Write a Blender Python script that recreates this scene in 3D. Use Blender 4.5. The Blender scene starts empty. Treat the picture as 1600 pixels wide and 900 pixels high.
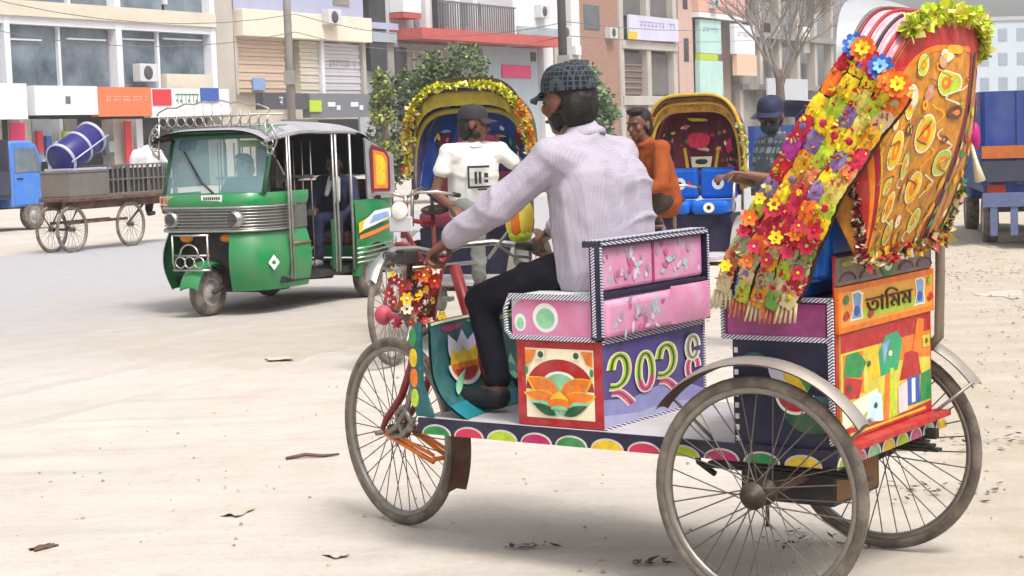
import bpy, bmesh, math, random
from mathutils import Vector, Matrix, noise
random.seed(7)
R_ = math.radians
V = Vector
scene = bpy.context.scene

# ---------------------------------------------------------------- camera, sky, sun, exposure
FPX, PITCH, CAMH, ROLL = 2792.0, .0857, 1.449, -.0335
cam = bpy.data.objects.new('camera', bpy.data.cameras.new('camera'))
scene.collection.objects.link(cam)
cam.data.sensor_width = 36.0
cam.data.lens = FPX / 1600 * 36
cam.data.clip_start = .05
cam.data.clip_end = 3000
cam.matrix_world = Matrix.Translation((0, 0, CAMH)) @ Matrix.Rotation(math.pi / 2 - PITCH, 4, 'X') @ Matrix.Rotation(ROLL, 4, 'Z')
scene.camera = cam
SUN_AZ, SUN_EL = R_(148), R_(60)      # compass style: 0 = +Y, clockwise
world = bpy.data.worlds.new('World')
scene.world = world
world.use_nodes = True
nt = world.node_tree
bg = nt.nodes['Background']
sky = nt.nodes.new('ShaderNodeTexSky')
sky.sky_type = 'NISHITA'
sky.sun_disc = False
sky.sun_elevation = SUN_EL
sky.sun_rotation = SUN_AZ
sky.air_density = 1.6
sky.dust_density = 6.0
sky.ozone_density = .6
hs = nt.nodes.new('ShaderNodeHueSaturation')
hs.inputs['Saturation'].default_value = .2
nt.links.new(sky.outputs[0], hs.inputs['Color'])
nt.links.new(hs.outputs[0], bg.inputs[0])
bg.inputs[1].default_value = .15
sun = bpy.data.objects.new('sun', bpy.data.lights.new('sun', 'SUN'))
scene.collection.objects.link(sun)
sun.data.energy = 1.9
sun.data.angle = R_(16)
sun.data.color = (1, .975, .945)
sd = V((math.sin(SUN_AZ) * math.cos(SUN_EL), math.cos(SUN_AZ) * math.cos(SUN_EL), math.sin(SUN_EL)))
sun.rotation_euler = sd.to_track_quat('Z', 'Y').to_euler()
scene.view_settings.view_transform = 'Standard'
scene.view_settings.look = 'None'
scene.view_settings.exposure = .57
scene.view_settings.gamma = 1
scene.render.engine = 'CYCLES'
scene.cycles.use_denoising = True
scene.cycles.max_bounces = 5
scene.cycles.diffuse_bounces = 3
scene.cycles.transparent_max_bounces = 16

# ---------------------------------------------------------------- helpers
C = scene.collection
def cray(x, y):
    U, W = x - 800, y - 450
    c, s = math.cos(ROLL), math.sin(ROLL)
    u, v = (U * c + W * s) / FPX, (-U * s + W * c) / FPX
    return V((u, math.cos(PITCH) - v * math.sin(PITCH), -math.sin(PITCH) - v * math.cos(PITCH)))
def at(x, y, Y):
    d = cray(x, y)
    return V((0, 0, CAMH)) + d * (Y / d.y)
def gnd(x, y, z=0):
    d = cray(x, y)
    return V((0, 0, CAMH)) + d * ((z - CAMH) / d.z)

class MB:
    def __init__(s):
        s.v, s.f, s.m, s.s = [], [], [], []
    def add(s, vs, fs, mi=0, smooth=False):
        o = len(s.v)
        s.v += [tuple(p) for p in vs]
        for f in fs:
            s.f.append([i + o for i in f]); s.m.append(mi); s.s.append(smooth)
        return s
    def box(s, lo, hi, mi=0, M=None):
        x0, y0, z0 = lo; x1, y1, z1 = hi
        vs = [V(p) for p in ((x0,y0,z0),(x1,y0,z0),(x1,y1,z0),(x0,y1,z0),(x0,y0,z1),(x1,y0,z1),(x1,y1,z1),(x0,y1,z1))]
        if M: vs = [M @ p for p in vs]
        return s.add(vs, [(3,2,1,0),(4,5,6,7),(0,1,5,4),(1,2,6,5),(2,3,7,6),(3,0,4,7)], mi)
    def cbox(s, c, sz, mi=0, M=None):
        return s.box([c[i] - sz[i] / 2 for i in range(3)], [c[i] + sz[i] / 2 for i in range(3)], mi, M)
    def tube(s, pts, r, n=8, mi=0, cap=True, sx=1.0, smooth=True):
        pts = [V(p) for p in pts]
        rs = r if isinstance(r, (list, tuple)) else [r] * len(pts)
        vs, fs = [], []
        t0 = (pts[1] - pts[0]).normalized()
        up = V((0, 0, 1)) if abs(t0.z) < .9 else V((1, 0, 0))
        a = t0.cross(up).normalized()
        for i, p in enumerate(pts):
            t = (pts[min(i + 1, len(pts) - 1)] - pts[max(i - 1, 0)])
            if t.length < 1e-9: t = t0
            t.normalize()
            a = (a - t * a.dot(t)).normalized()
            b = t.cross(a)
            for k in range(n):
                w = 2 * math.pi * k / n
                vs.append(p + (a * math.cos(w) + b * math.sin(w) * sx) * rs[i])
        for i in range(len(pts) - 1):
            for k in range(n):
                fs.append((i*n+k, i*n+(k+1)%n, (i+1)*n+(k+1)%n, (i+1)*n+k))
        s.add(vs, fs, mi, smooth)
        if cap:
            o = len(s.v) - len(vs)
            s.f.append([o + k for k in range(n)][::-1]); s.m.append(mi); s.s.append(False)
            s.f.append([o + (len(pts)-1)*n + k for k in range(n)]); s.m.append(mi); s.s.append(False)
        return s
    def lathe(s, prof, n=24, mi=0, M=None, smooth=True, closed=False):
        # prof: (radius, height along local Y axis)
        vs, fs = [], []
        for r, h in prof:
            for k in range(n):
                w = 2 * math.pi * k / n
                vs.append(V((r * math.cos(w), h, r * math.sin(w))))
        L = len(prof)
        for i in range(L if closed else L - 1):
            j = (i + 1) % L
            for k in range(n):
                fs.append((i*n+k, j*n+k, j*n+(k+1)%n, i*n+(k+1)%n))
        if M: vs = [M @ p for p in vs]
        return s.add(vs, fs, mi, smooth)
    def ell(s, c, rad, n=12, m=8, mi=0, M=None):
        vs, fs = [], []
        c = V(c)
        for i in range(m + 1):
            ph = math.pi * i / m
            for k in range(n):
                w = 2 * math.pi * k / n
                p = V((rad[0]*math.sin(ph)*math.cos(w), rad[1]*math.sin(ph)*math.sin(w), rad[2]*math.cos(ph)))
                if M: p = M @ p
                vs.append(c + p)
        for i in range(m):
            for k in range(n):
                fs.append((i*n+k, (i+1)*n+k, (i+1)*n+(k+1)%n, i*n+(k+1)%n))
        return s.add(vs, fs, mi, True)
    def cap(s, a, b, ra, rb, mi=0, n=10):
        # tapered capsule
        a, b = V(a), V(b); t = (b - a); L = t.length
        if L < 1e-6: return s.ell(a, (ra,)*3, n, 8, mi)
        t.normalize()
        pts, rs = [], []
        for k in range(5):
            w = math.pi/2 * k / 4
            pts.append(a - t * ra * math.cos(w)); rs.append(max(ra * math.sin(w), .0005))
        for k in range(5):
            w = math.pi/2 * k / 4
            pts.append(b + t * rb * math.sin(w)); rs.append(max(rb * math.cos(w), .0005))
        return s.tube(pts, rs, n, mi)
    def grid(s, fn, nu, nv, mi=0, smooth=True, flip=False):
        vs = [fn(i / nu, j / nv) for i in range(nu + 1) for j in range(nv + 1)]
        fs = []
        for i in range(nu):
            for j in range(nv):
                q = (i*(nv+1)+j, (i+1)*(nv+1)+j, (i+1)*(nv+1)+j+1, i*(nv+1)+j+1)
                fs.append(q[::-1] if flip else q)
        return s.add(vs, fs, mi, smooth)
    def prism(s, poly, h0, h1, fr=None, mi=0, mside=None):
        # poly: 2D points, fr(u, v, h) -> point
        fr = fr or (lambda u, v, h: V((u, v, h)))
        n = len(poly)
        vs = [fr(u, v, h0) for u, v in poly] + [fr(u, v, h1) for u, v in poly]
        s.add(vs, [list(range(n, 2*n))], mi)
        o = len(s.v) - 2*n
        ms = mi if mside is None else mside
        for k in range(n):
            s.f.append([o+k, o+(k+1)%n, o+n+(k+1)%n, o+n+k]); s.m.append(ms); s.s.append(False)
        s.f.append([o+k for k in range(n)][::-1]); s.m.append(ms); s.s.append(False)
        return s
    def mesh(s, name, mats):
        me = bpy.data.meshes.new(name)
        me.from_pydata(s.v, [], s.f)
        for m in (mats if isinstance(mats, (list, tuple)) else [mats]): me.materials.append(m)
        me.polygons.foreach_set('material_index', s.m)
        me.polygons.foreach_set('use_smooth', s.s)
        me.update()
        return me
    def build(s, name, mats, parent=None, bevel=0, seg=2, loc=None, rz=None, fixn=False):
        me = s.mesh(name, mats)
        if fixn:
            bm = bmesh.new(); bm.from_mesh(me); bmesh.ops.recalc_face_normals(bm, faces=bm.faces); bm.to_mesh(me); bm.free()
        return put(name, me, parent, loc, rz, bevel, seg)
def put(name, me, parent=None, loc=None, rz=None, bevel=0, seg=2):
    o = bpy.data.objects.new(name, me)
    C.objects.link(o)
    if parent: o.parent = parent
    if loc is not None: o.location = loc
    if rz is not None: o.rotation_euler = (0, 0, rz)
    if bevel:
        b = o.modifiers.new('bevel', 'BEVEL'); b.width = bevel; b.segments = seg; b.limit_method = 'ANGLE'; b.angle_limit = R_(40)
    return o
def empty(name, loc=(0,0,0), rz=0, parent=None):
    o = bpy.data.objects.new(name, None); C.objects.link(o)
    o.location = loc; o.rotation_euler = (0, 0, rz)
    if parent: o.parent = parent
    return o
def tag(o, label, cat, group=None):
    o['label'] = label; o['category'] = cat
    if group: o['group'] = group
    return o
def kind(o, k, label=None):
    o['kind'] = k
    if label: o['label'] = label
    return o

def lin(h):
    if not isinstance(h, str): return tuple(h)
    h = h.lstrip('#')
    def g(c):
        c = c / 255
        return c / 12.92 if c <= .04045 else ((c + .055) / 1.055) ** 2.4
    return tuple(g(int(h[i:i+2], 16)) for i in (0, 2, 4))
_mc = {}
def mat(name, col, rough=.55, metal=0.0, var=.18, scale=9.0, bump=0.0, bscale=60.0, col2=None, dust=0.0, coat=0.0, spec=.4, chip=0.0):
    if name in _mc: return _mc[name]
    m = bpy.data.materials.new(name); m.use_nodes = True
    t = m.node_tree; N, Lk = t.nodes, t.links
    p = N['Principled BSDF']
    c = lin(col)
    p.inputs['Roughness'].default_value = rough
    p.inputs['Metallic'].default_value = metal
    p.inputs['Specular IOR Level'].default_value = spec
    if coat: p.inputs['Coat Weight'].default_value = coat; p.inputs['Coat Roughness'].default_value = .15
    tc = N.new('ShaderNodeTexCoord')
    nz = N.new('ShaderNodeTexNoise'); nz.inputs['Scale'].default_value = scale; nz.inputs['Detail'].default_value = 6; nz.inputs['Roughness'].default_value = .65
    Lk.new(tc.outputs['Object'], nz.inputs['Vector'])
    mx = N.new('ShaderNodeMix'); mx.data_type = 'RGBA'
    c2 = lin(col2) if col2 else tuple(x * (1 - var) for x in c)
    rp = N.new('ShaderNodeMapRange'); rp.inputs[1].default_value = .35; rp.inputs[2].default_value = .68
    Lk.new(nz.outputs['Fac'], rp.inputs[0]); Lk.new(rp.outputs[0], mx.inputs[0])
    mx.inputs[6].default_value = (*c, 1); mx.inputs[7].default_value = (*c2, 1)
    out = mx.outputs[2]
    if dust:
        n2 = N.new('ShaderNodeTexNoise'); n2.inputs['Scale'].default_value = scale * .6 + 2; n2.inputs['Detail'].default_value = 8
        Lk.new(tc.outputs['Object'], n2.inputs['Vector'])
        r2 = N.new('ShaderNodeMapRange'); r2.inputs[1].default_value = .38; r2.inputs[2].default_value = .75; r2.inputs[4].default_value = dust
        Lk.new(n2.outputs['Fac'], r2.inputs[0])
        m2 = N.new('ShaderNodeMix'); m2.data_type = 'RGBA'
        Lk.new(r2.outputs[0], m2.inputs[0]); Lk.new(out, m2.inputs[6]); m2.inputs[7].default_value = (.36, .30, .24, 1)
        out = m2.outputs[2]
        rr = N.new('ShaderNodeMapRange'); rr.inputs[3].default_value = rough; rr.inputs[4].default_value = min(1, rough + .4)
        Lk.new(r2.outputs[0], rr.inputs[0]); Lk.new(rr.outputs[0], p.inputs['Roughness'])
    if chip:
        n4 = N.new('ShaderNodeTexNoise'); n4.inputs['Scale'].default_value = 55; n4.inputs['Detail'].default_value = 9; n4.inputs['Roughness'].default_value = .75
        Lk.new(tc.outputs['Object'], n4.inputs['Vector'])
        r4 = N.new('ShaderNodeMapRange'); r4.inputs[1].default_value = .60; r4.inputs[2].default_value = .68; r4.inputs[4].default_value = chip
        Lk.new(n4.outputs['Fac'], r4.inputs[0])
        m4 = N.new('ShaderNodeMix'); m4.data_type = 'RGBA'
        Lk.new(r4.outputs[0], m4.inputs[0]); Lk.new(out, m4.inputs[6]); m4.inputs[7].default_value = (.30, .26, .22, 1)
        out = m4.outputs[2]
    Lk.new(out, p.inputs['Base Color'])
    if bump:
        n3 = N.new('ShaderNodeTexNoise'); n3.inputs['Scale'].default_value = bscale; n3.inputs['Detail'].default_value = 4
        Lk.new(tc.outputs['Object'], n3.inputs['Vector'])
        b = N.new('ShaderNodeBump'); b.inputs['Strength'].default_value = bump; b.inputs['Distance'].default_value = .01
        Lk.new(n3.outputs['Fac'], b.inputs['Height']); Lk.new(b.outputs[0], p.inputs['Normal'])
    _mc[name] = m
    return m
def glass_mat(name, col, rough=.06, alpha=.5):
    m = bpy.data.materials.new(name); m.use_nodes = True
    p = m.node_tree.nodes['Principled BSDF']
    p.inputs['Base Color'].default_value = (*lin(col), 1); p.inputs['Roughness'].default_value = rough
    p.inputs['Alpha'].default_value = alpha; p.inputs['Specular IOR Level'].default_value = .7
    return m
def rope_mat(name, ca, cb, scale=70):
    m = bpy.data.materials.new(name); m.use_nodes = True
    t = m.node_tree; N, Lk = t.nodes, t.links; p = N['Principled BSDF']
    tc = N.new('ShaderNodeTexCoord'); mp = N.new('ShaderNodeMapping'); mp.inputs['Rotation'].default_value = (.5, .8, .65)
    w = N.new('ShaderNodeTexWave'); w.inputs['Scale'].default_value = scale; w.inputs['Distortion'].default_value = .6
    Lk.new(tc.outputs['Object'], mp.inputs[0]); Lk.new(mp.outputs[0], w.inputs['Vector'])
    r = N.new('ShaderNodeValToRGB'); r.color_ramp.elements[0].position = .42; r.color_ramp.elements[1].position = .58
    r.color_ramp.elements[0].color = (*lin(ca), 1); r.color_ramp.elements[1].color = (*lin(cb), 1)
    Lk.new(w.outputs['Fac'], r.inputs[0]); Lk.new(r.outputs[0], p.inputs['Base Color']); p.inputs['Roughness'].default_value = .5
    return m
# palette
chrome = mat('chrome', '#b9b6b2', .28, .9, .25, 14, dust=.35)
steel = mat('steel', '#8f8a84', .42, .8, .3, 14, dust=.45)
rubber = mat('rubber', '#5a5149', .85, 0, .3, 20, .3, 120, dust=.55)
black = mat('black_paint', '#141416', .5, 0, .3, dust=.12)
white_p = mat('white_paint', '#e2e0dc', .55, 0, .1, dust=.15)
red_p = mat('red_paint', '#b3161c', .5, 0, .38, 28, .08, 60, dust=.16, chip=.55)
orange_p = mat('orange_paint', '#ee7a12', .5, 0, .38, 28, .08, 60, dust=.16, chip=.55)
yellow_p = mat('yellow_paint', '#e9c11a', .5, 0, .38, 28, .08, 60, dust=.16, chip=.55)
lime_p = mat('lime_paint', '#b6cf2a', .5, 0, .38, 28, .08, 60, dust=.16, chip=.55)
green_p = mat('green_paint', '#1f8a45', .5, 0, .38, 28, .08, 60, dust=.16, chip=.55)
dgreen_p = mat('dark_green_paint', '#0f5634', .5, 0, .38, 28, .08, 60, dust=.16, chip=.55)
teal_p = mat('teal_paint', '#0f5f63', .5, 0, .38, 28, .08, 60, dust=.16, chip=.55)
mint_p = mat('mint_paint', '#8fcfa4', .5, 0, .38, 28, .08, 60, dust=.16, chip=.55)
cream_p = mat('cream_paint', '#efe3c4', .5, 0, .1, dust=.1)
pink_p = mat('pink_paint', '#d9668f', .5, 0, .38, 28, .08, 60, dust=.16, chip=.55)
magenta_p = mat('magenta_paint', '#b01e62', .5, 0, .38, 28, .08, 60, dust=.16, chip=.55)
violet_p = mat('violet_paint', '#4a3f86', .5, 0, .2, 6, dust=.12)
blue_p = mat('blue_paint', '#2a58b0', .5, 0, .38, 28, .08, 60, dust=.16, chip=.55)
sky_p = mat('sky_paint', '#86a9d8', .5, 0, .38, 28, .08, 60, dust=.16, chip=.55)
navy_p = mat('navy_paint', '#17183a', .45, 0, .3, dust=.08)
brown_p = mat('rust_brown', '#5b3328', .6, .1, .35, dust=.35)
skin_m = mat('skin', '#6d4534', .5, 0, .15, 12, .08, 90)
hair_m = mat('hair', '#15100e', .6, 0, .3, 40, .3, 160)
hub_m = mat('hub_iron', '#3b3029', .5, .4, .3, 20, dust=.2)
rope_m = rope_mat('rope_trim', '#1c1d3c', '#d6d3dc', 42)

def arc(c, r, a0, a1, n, plane='xz'):
    out = []
    for i in range(n + 1):
        w = a0 + (a1 - a0) * i / n
        u, v = r * math.cos(w), r * math.sin(w)
        out.append(V((c[0]+u, c[1], c[2]+v)) if plane == 'xz' else V((c[0]+u, c[1]+v, c[2])))
    return out
def ngon(cx, cy, rx, ry=None, n=20, a0=0, a1=2*math.pi, rot=0):
    ry = rx if ry is None else ry
    full = abs(a1 - a0 - 2*math.pi) < 1e-6
    k = n if full else n + 1
    out = []
    for i in range(k):
        w = a0 + (a1 - a0) * i / n
        u, v = rx*math.cos(w), ry*math.sin(w)
        out.append((cx + u*math.cos(rot) - v*math.sin(rot), cy + u*math.sin(rot) + v*math.cos(rot)))
    return out
def petal(cx, cy, L, w, ang, n=8):
    out = []
    for i in range(n + 1):
        t = i / n; out.append((t*L, w*math.sin(math.pi*t**.8)))
    for i in range(n - 1, 0, -1):
        t = i / n; out.append((t*L, -w*math.sin(math.pi*t**.8)))
    return [(cx + u*math.cos(ang) - v*math.sin(ang), cy + u*math.sin(ang) + v*math.cos(ang)) for u, v in out]
def rect(u0, v0, u1, v1):
    return [(u0, v0), (u1, v0), (u1, v1), (u0, v1)]
class Art:
    """flat painted shapes on a plane: each a thin layer of paint a little prouder than the one below"""
    def __init__(s, fr, step=.0003):
        s.fr, s.mb, s.mats, s.h, s.step = fr, MB(), [], 0.0, step
    def __call__(s, poly, m, up=True):
        if m not in s.mats: s.mats.append(m)
        ar = sum(poly[i][0]*poly[(i+1)%len(poly)][1] - poly[(i+1)%len(poly)][0]*poly[i][1] for i in range(len(poly)))
        if ar < 0: poly = poly[::-1]
        if up: s.h += s.step
        cu, cv = sum(p[0] for p in poly)/len(poly), sum(p[1] for p in poly)/len(poly); n = len(poly)
        s.mb.add([s.fr(u, v, s.h) for u, v in poly] + [s.fr(cu, cv, s.h)], [(k, (k+1) % n, n) for k in range(n)], s.mats.index(m))
        return s
    def band(s, u0, u1, v0, v1, m, nu=24, nv=2):
        if m not in s.mats: s.mats.append(m)
        s.h += s.step
        s.mb.grid(lambda a_, b_: s.fr(u0+(u1-u0)*a_, v0+(v1-v0)*b_, s.h), nu, nv, s.mats.index(m), smooth=False)
        return s
    def stroke(s, pts, w, m, up=True):
        if m not in s.mats: s.mats.append(m)
        if up: s.h += s.step
        pts = [V((p[0], p[1])) for p in pts]; Lr = []; Rr = []
        for i, p in enumerate(pts):
            t = (pts[min(i+1, len(pts)-1)] - pts[max(i-1, 0)]).normalized(); nn = V((-t.y, t.x)) * w / 2
            Lr.append(p + nn); Rr.append(p - nn)
        mi = s.mats.index(m)
        for i in range(len(pts) - 1):
            s.mb.add([s.fr(q.x, q.y, s.h) for q in (Rr[i], Rr[i+1], Lr[i+1], Lr[i])], [(0,1,2,3)], mi)
        return s
    def done(s, name, parent):
        return s.mb.build(name, s.mats, parent)

_wc = {}
def wheel(parent, loc, rad=.355, tw=.021, nsp=36, rz=0, key='bike', hubr=.03, hubw=.07, tyre=None, rimm=None, spm=None, name='wheel'):
    k = (key, rad, tw, nsp, hubr, hubw)
    if k not in _wc:
        r = MB(); rr = rad - tw*1.75
        r.lathe([(rr-.014,-.012),(rr,-.015),(rr+.004,-.012),(rr-.004,0),(rr+.004,.012),(rr,.015),(rr-.014,.012),(rr-.018,0)], 56, closed=True)
        t = MB(); pr = []
        for i in range(10):
            w = 2*math.pi*i/10; pr.append((rad - tw + tw*math.cos(w), tw*.85*math.sin(w)))
        t.lathe(pr[::-1], 56, closed=True)
        s = MB()
        for i in range(nsp):
            w = 2*math.pi*i/nsp; sg = 1 if i % 2 else -1
            w2 = w + (.55 if (i//2) % 2 else -.55)
            s.tube([(hubr*.9*math.cos(w2), sg*hubw*.42, hubr*.9*math.sin(w2)), ((rr-.012)*math.cos(w), 0, (rr-.012)*math.sin(w))], .0023, 4, cap=False)
        h = MB()
        hw = hubw/2
        h.lathe([(.001,-hw-.018),(hubr*.38,-hw-.018),(hubr*.42,-hw-.004),(hubr,-hw),(hubr,-hw*.72),(hubr*.55,-hw*.62),(hubr*.55,hw*.62),(hubr,hw*.72),(hubr,hw),(hubr*.42,hw+.004),(hubr*.38,hw+.018),(.001,hw+.018)], 20)
        tr = tyre or rubber
        _wc[k] = (r.mesh('wheel_rim', rimm or steel), t.mesh('tyre', tr), s.mesh('spokes', spm or mat('spoke_steel', '#6f665e', .45, .5, .25, 20)), h.mesh('hub', hub_m))
    a, b, c, d = _wc[k]
    o = put(name, a, parent, loc, rz)
    put('tyre', b, o); put('spokes', c, o); put('hub', d, o)
    return o
def tinsel(name, pts, r, n, mats, parent, sz=.03):
    mb = MB(); pts = [V(p) for p in pts]
    for i in range(n):
        t = random.random() * (len(pts) - 1); k = int(t); p = pts[k].lerp(pts[min(k+1, len(pts)-1)], t - k)
        d = V((random.gauss(0,1), random.gauss(0,1), random.gauss(0,1))).normalized()
        e = d.cross(V((random.gauss(0,1), random.gauss(0,1), random.gauss(0,1)))).normalized()
        q = p + d * r * random.uniform(.3, 1); L = sz * random.uniform(.6, 1.3)
        mb.add([q - e*L*.4, q + d*L*.6 + e*L*.1, q + e*L*.4 + d*L*.2, q - d*L*.3], [(0,1,2,3)], random.randrange(len(mats)))
    return mb.build(name, mats, parent)
def blob(mb, voxel, smooth=3, push=None):
    me = mb.mesh('tmp', [])
    o = bpy.data.objects.new('tmp', me); C.objects.link(o)
    r = o.modifiers.new('r', 'REMESH'); r.mode = 'VOXEL'; r.voxel_size = voxel; r.use_smooth_shade = True
    sm = o.modifiers.new('s', 'SMOOTH'); sm.factor = .6; sm.iterations = smooth
    dg = bpy.context.evaluated_depsgraph_get(); dg.update()
    n = bpy.data.meshes.new_from_object(o.evaluated_get(dg))
    bpy.data.objects.remove(o); bpy.data.meshes.remove(me)
    if push:
        nr = [v.normal.copy() for v in n.vertices]
        for v, q in zip(n.vertices, nr): v.co += q * push(v.co)
    for p in n.polygons: p.use_smooth = True
    n.update()
    return n

# ================================================================ GROUND AND ROAD
RD = V((.44, .898, 0)).normalized()          # direction of the road, away from the camera
RN = V((-RD.y, RD.x, 0))                     # across it, to the far side
RZ = math.atan2(RD.y, RD.x)
def ground_mat():
    m = bpy.data.materials.new('dusty_sand'); m.use_nodes = True
    t = m.node_tree; N, Lk = t.nodes, t.links; p = N['Principled BSDF']
    tc = N.new('ShaderNodeTexCoord')
    def nz(scale, det=8, ro=.6, vec=None):
        n = N.new('ShaderNodeTexNoise'); n.inputs['Scale'].default_value = scale; n.inputs['Detail'].default_value = det; n.inputs['Roughness'].default_value = ro
        Lk.new(vec or tc.outputs['Object'], n.inputs['Vector']); return n
    def mr(src, a, b, lo=0, hi=1):
        r = N.new('ShaderNodeMapRange'); r.inputs[1].default_value = a; r.inputs[2].default_value = b; r.inputs[3].default_value = lo; r.inputs[4].default_value = hi
        Lk.new(src, r.inputs[0]); return r.outputs[0]
    def mix(f, a, b):
        x = N.new('ShaderNodeMix'); x.data_type = 'RGBA'; Lk.new(f, x.inputs[0])
        for i, q in ((6, a), (7, b)):
            if isinstance(q, tuple): x.inputs[i].default_value = (*q, 1)
            else: Lk.new(q, x.inputs[i])
        return x.outputs[2]
    n1 = nz(.5); n2 = nz(3.5); n3 = nz(26, 6, .7); n5 = nz(90, 4, .7)
    mp = N.new('ShaderNodeMapping'); mp.inputs['Rotation'].default_value = (0, 0, -RZ); mp.inputs['Scale'].default_value = (.25, 2.6, 1)
    Lk.new(tc.outputs['Object'], mp.inputs[0]); n4 = nz(1.3, 6, .6, mp.outputs[0])
    a = mix(mr(n1.outputs['Fac'], .35, .65), (.49, .44, .395), (.43, .38, .335))
    a = mix(mr(n4.outputs['Fac'], .5, .7, 0, .75), a, (.36, .33, .30))
    mp2 = N.new('ShaderNodeMapping'); mp2.inputs['Rotation'].default_value = (0, 0, -RZ-.12); mp2.inputs['Scale'].default_value = (.06, 5.0, 1)
    Lk.new(tc.outputs['Object'], mp2.inputs[0]); n6 = nz(1.0, 4, .5, mp2.outputs[0])
    a = mix(mr(n6.outputs['Fac'], .52, .70, 0, .22), a, (.60, .55, .50))
    a = mix(mr(n6.outputs['Fac'], .47, .34, 0, .2), a, (.37, .33, .29))
    a = mix(mr(n2.outputs['Fac'], .48, .74, 0, .5), a, (.35, .30, .25))
    a = mix(mr(n3.outputs['Fac'], .52, .76, 0, .4), a, (.25, .20, .15))
    sxx = N.new('ShaderNodeSeparateXYZ'); Lk.new(tc.outputs['Object'], sxx.inputs[0])
    vg = N.new('ShaderNodeMath'); vg.operation = 'MULTIPLY_ADD'; vg.inputs[1].default_value = 1.4; Lk.new(n1.outputs['Fac'], vg.inputs[0])
    vs_ = N.new('ShaderNodeMath'); vs_.operation = 'MULTIPLY_ADD'; vs_.inputs[1].default_value = -.17; Lk.new(sxx.outputs['Y'], vs_.inputs[0]); Lk.new(sxx.outputs['X'], vs_.inputs[2]); Lk.new(vs_.outputs[0], vg.inputs[2])
    vr = mr(vg.outputs[0], .5, 1.35, 0, 1)
    vn = N.new('ShaderNodeMath'); vn.operation = 'MULTIPLY'; Lk.new(vr, vn.inputs[0]); Lk.new(mr(n2.outputs['Fac'], .3, .7, .35, 1), vn.inputs[1])
    a = mix(vn.outputs[0], a, (.36, .30, .23))
    a = mix(mr(n5.outputs['Fac'], .6, .76, 0, .5), a, (.2, .165, .13))
    Lk.new(a, p.inputs['Base Color']); p.inputs['Roughness'].default_value = .95; p.inputs['Specular IOR Level'].default_value = .15
    ad = N.new('ShaderNodeMath'); Lk.new(n2.outputs['Fac'], ad.inputs[0]); Lk.new(n3.outputs['Fac'], ad.inputs[1])
    b = N.new('ShaderNodeBump'); b.inputs['Strength'].default_value = .35; b.inputs['Distance'].default_value = .03
    Lk.new(ad.outputs[0], b.inputs['Height']); Lk.new(b.outputs[0], p.inputs['Normal'])
    return m, a
sand_m, _ = ground_mat()
def gz(x, y):
    # uneven verge: rises a little and gets lumpy towards the right of the photographer
    k = max(0, min(1, (x - 1.9 - .12*(y-5)) / 2.0)) * max(0, min(1, (30 - y) / 6))
    return k * (.05 * noise.noise((x*1.3, y*1.3, .3)) + .04 * noise.noise((x*3.5, y*3.5, 2)) + .02 * noise.noise((x*9, y*9, 4)))
g = MB()
g.add([(-900,-60,-.02),(900,-60,-.02),(900,1500,-.02),(-900,1500,-.02)], [(0,1,2,3)])
def gfn(u, v):
    x, y = -14 + 34*u, 1.5 + 34*v
    e = min(1, min(u, 1-u, v, 1-v) * 12)
    return V((x, y, -.016 + .016*e + (gz(x, y) + .006*noise.noise((x*2.2, y*2.2, 5))) * e))
g.grid(gfn, 260, 260, flip=False)
ground = kind(g.build('ground', sand_m), 'structure')
# road sheet: dusty asphalt that the sand creeps over at both edges
def road_mat():
    m, a = ground_mat(); m.name = 'dusty_asphalt'
    t = m.node_tree; N, Lk = t.nodes, t.links; p = N['Principled BSDF']
    tc = N.new('ShaderNodeTexCoord'); sx = N.new('ShaderNodeSeparateXYZ'); Lk.new(tc.outputs['Generated'], sx.inputs[0])
    n = N.new('ShaderNodeTexNoise'); n.inputs['Scale'].default_value = .6; n.inputs['Detail'].default_value = 8; Lk.new(tc.outputs['Object'], n.inputs['Vector'])
    nn = N.new('ShaderNodeMath'); nn.operation = 'MULTIPLY_ADD'; nn.inputs[1].default_value = .3; nn.inputs[2].default_value = -.15; Lk.new(n.outputs['Fac'], nn.inputs[0])
    ad = N.new('ShaderNodeMath'); Lk.new(sx.outputs['Y'], ad.inputs[0]); Lk.new(nn.outputs[0], ad.inputs[1])
    r = N.new('ShaderNodeValToRGB'); e = r.color_ramp.elements
    e[0].position = .02; e[0].color = (0,0,0,1); e[1].position = .5; e[1].color = (.85,)*3 + (1,)
    q = e.new(.93); q.color = (.9,)*3 + (1,); q = e.new(.985); q.color = (0,0,0,1)
    Lk.new(ad.outputs[0], r.inputs[0])
    n2 = N.new('ShaderNodeTexNoise'); n2.inputs['Scale'].default_value = 5; n2.inputs['Detail'].default_value = 8; Lk.new(tc.outputs['Object'], n2.inputs['Vector'])
    c = N.new('ShaderNodeMix'); c.data_type = 'RGBA'; Lk.new(n2.outputs['Fac'], c.inputs[0])
    c.inputs[6].default_value = (.29, .285, .305, 1); c.inputs[7].default_value = (.36, .35, .37, 1)
    x = N.new('ShaderNodeMix'); x.data_type = 'RGBA'; Lk.new(r.outputs[0], x.inputs[0]); Lk.new(a, x.inputs[6]); Lk.new(c.outputs[2], x.inputs[7])
    Lk.new(x.outputs[2], p.inputs['Base Color'])
    for nd in N:
        if nd.type == 'BUMP': nd.inputs['Strength'].default_value = .25
    return m
road_near = V((-1.1, 10.7, 0)); road_w = 12.4
r = MB()
r.grid(lambda u, v: V((-60 + 300*u, road_w*v, -.05 if v in (0, 1) else 0)), 60, 12)
road = kind(r.build('road', road_mat(), None, loc=(road_near.x, road_near.y, .012), rz=RZ), 'structure')

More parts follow.
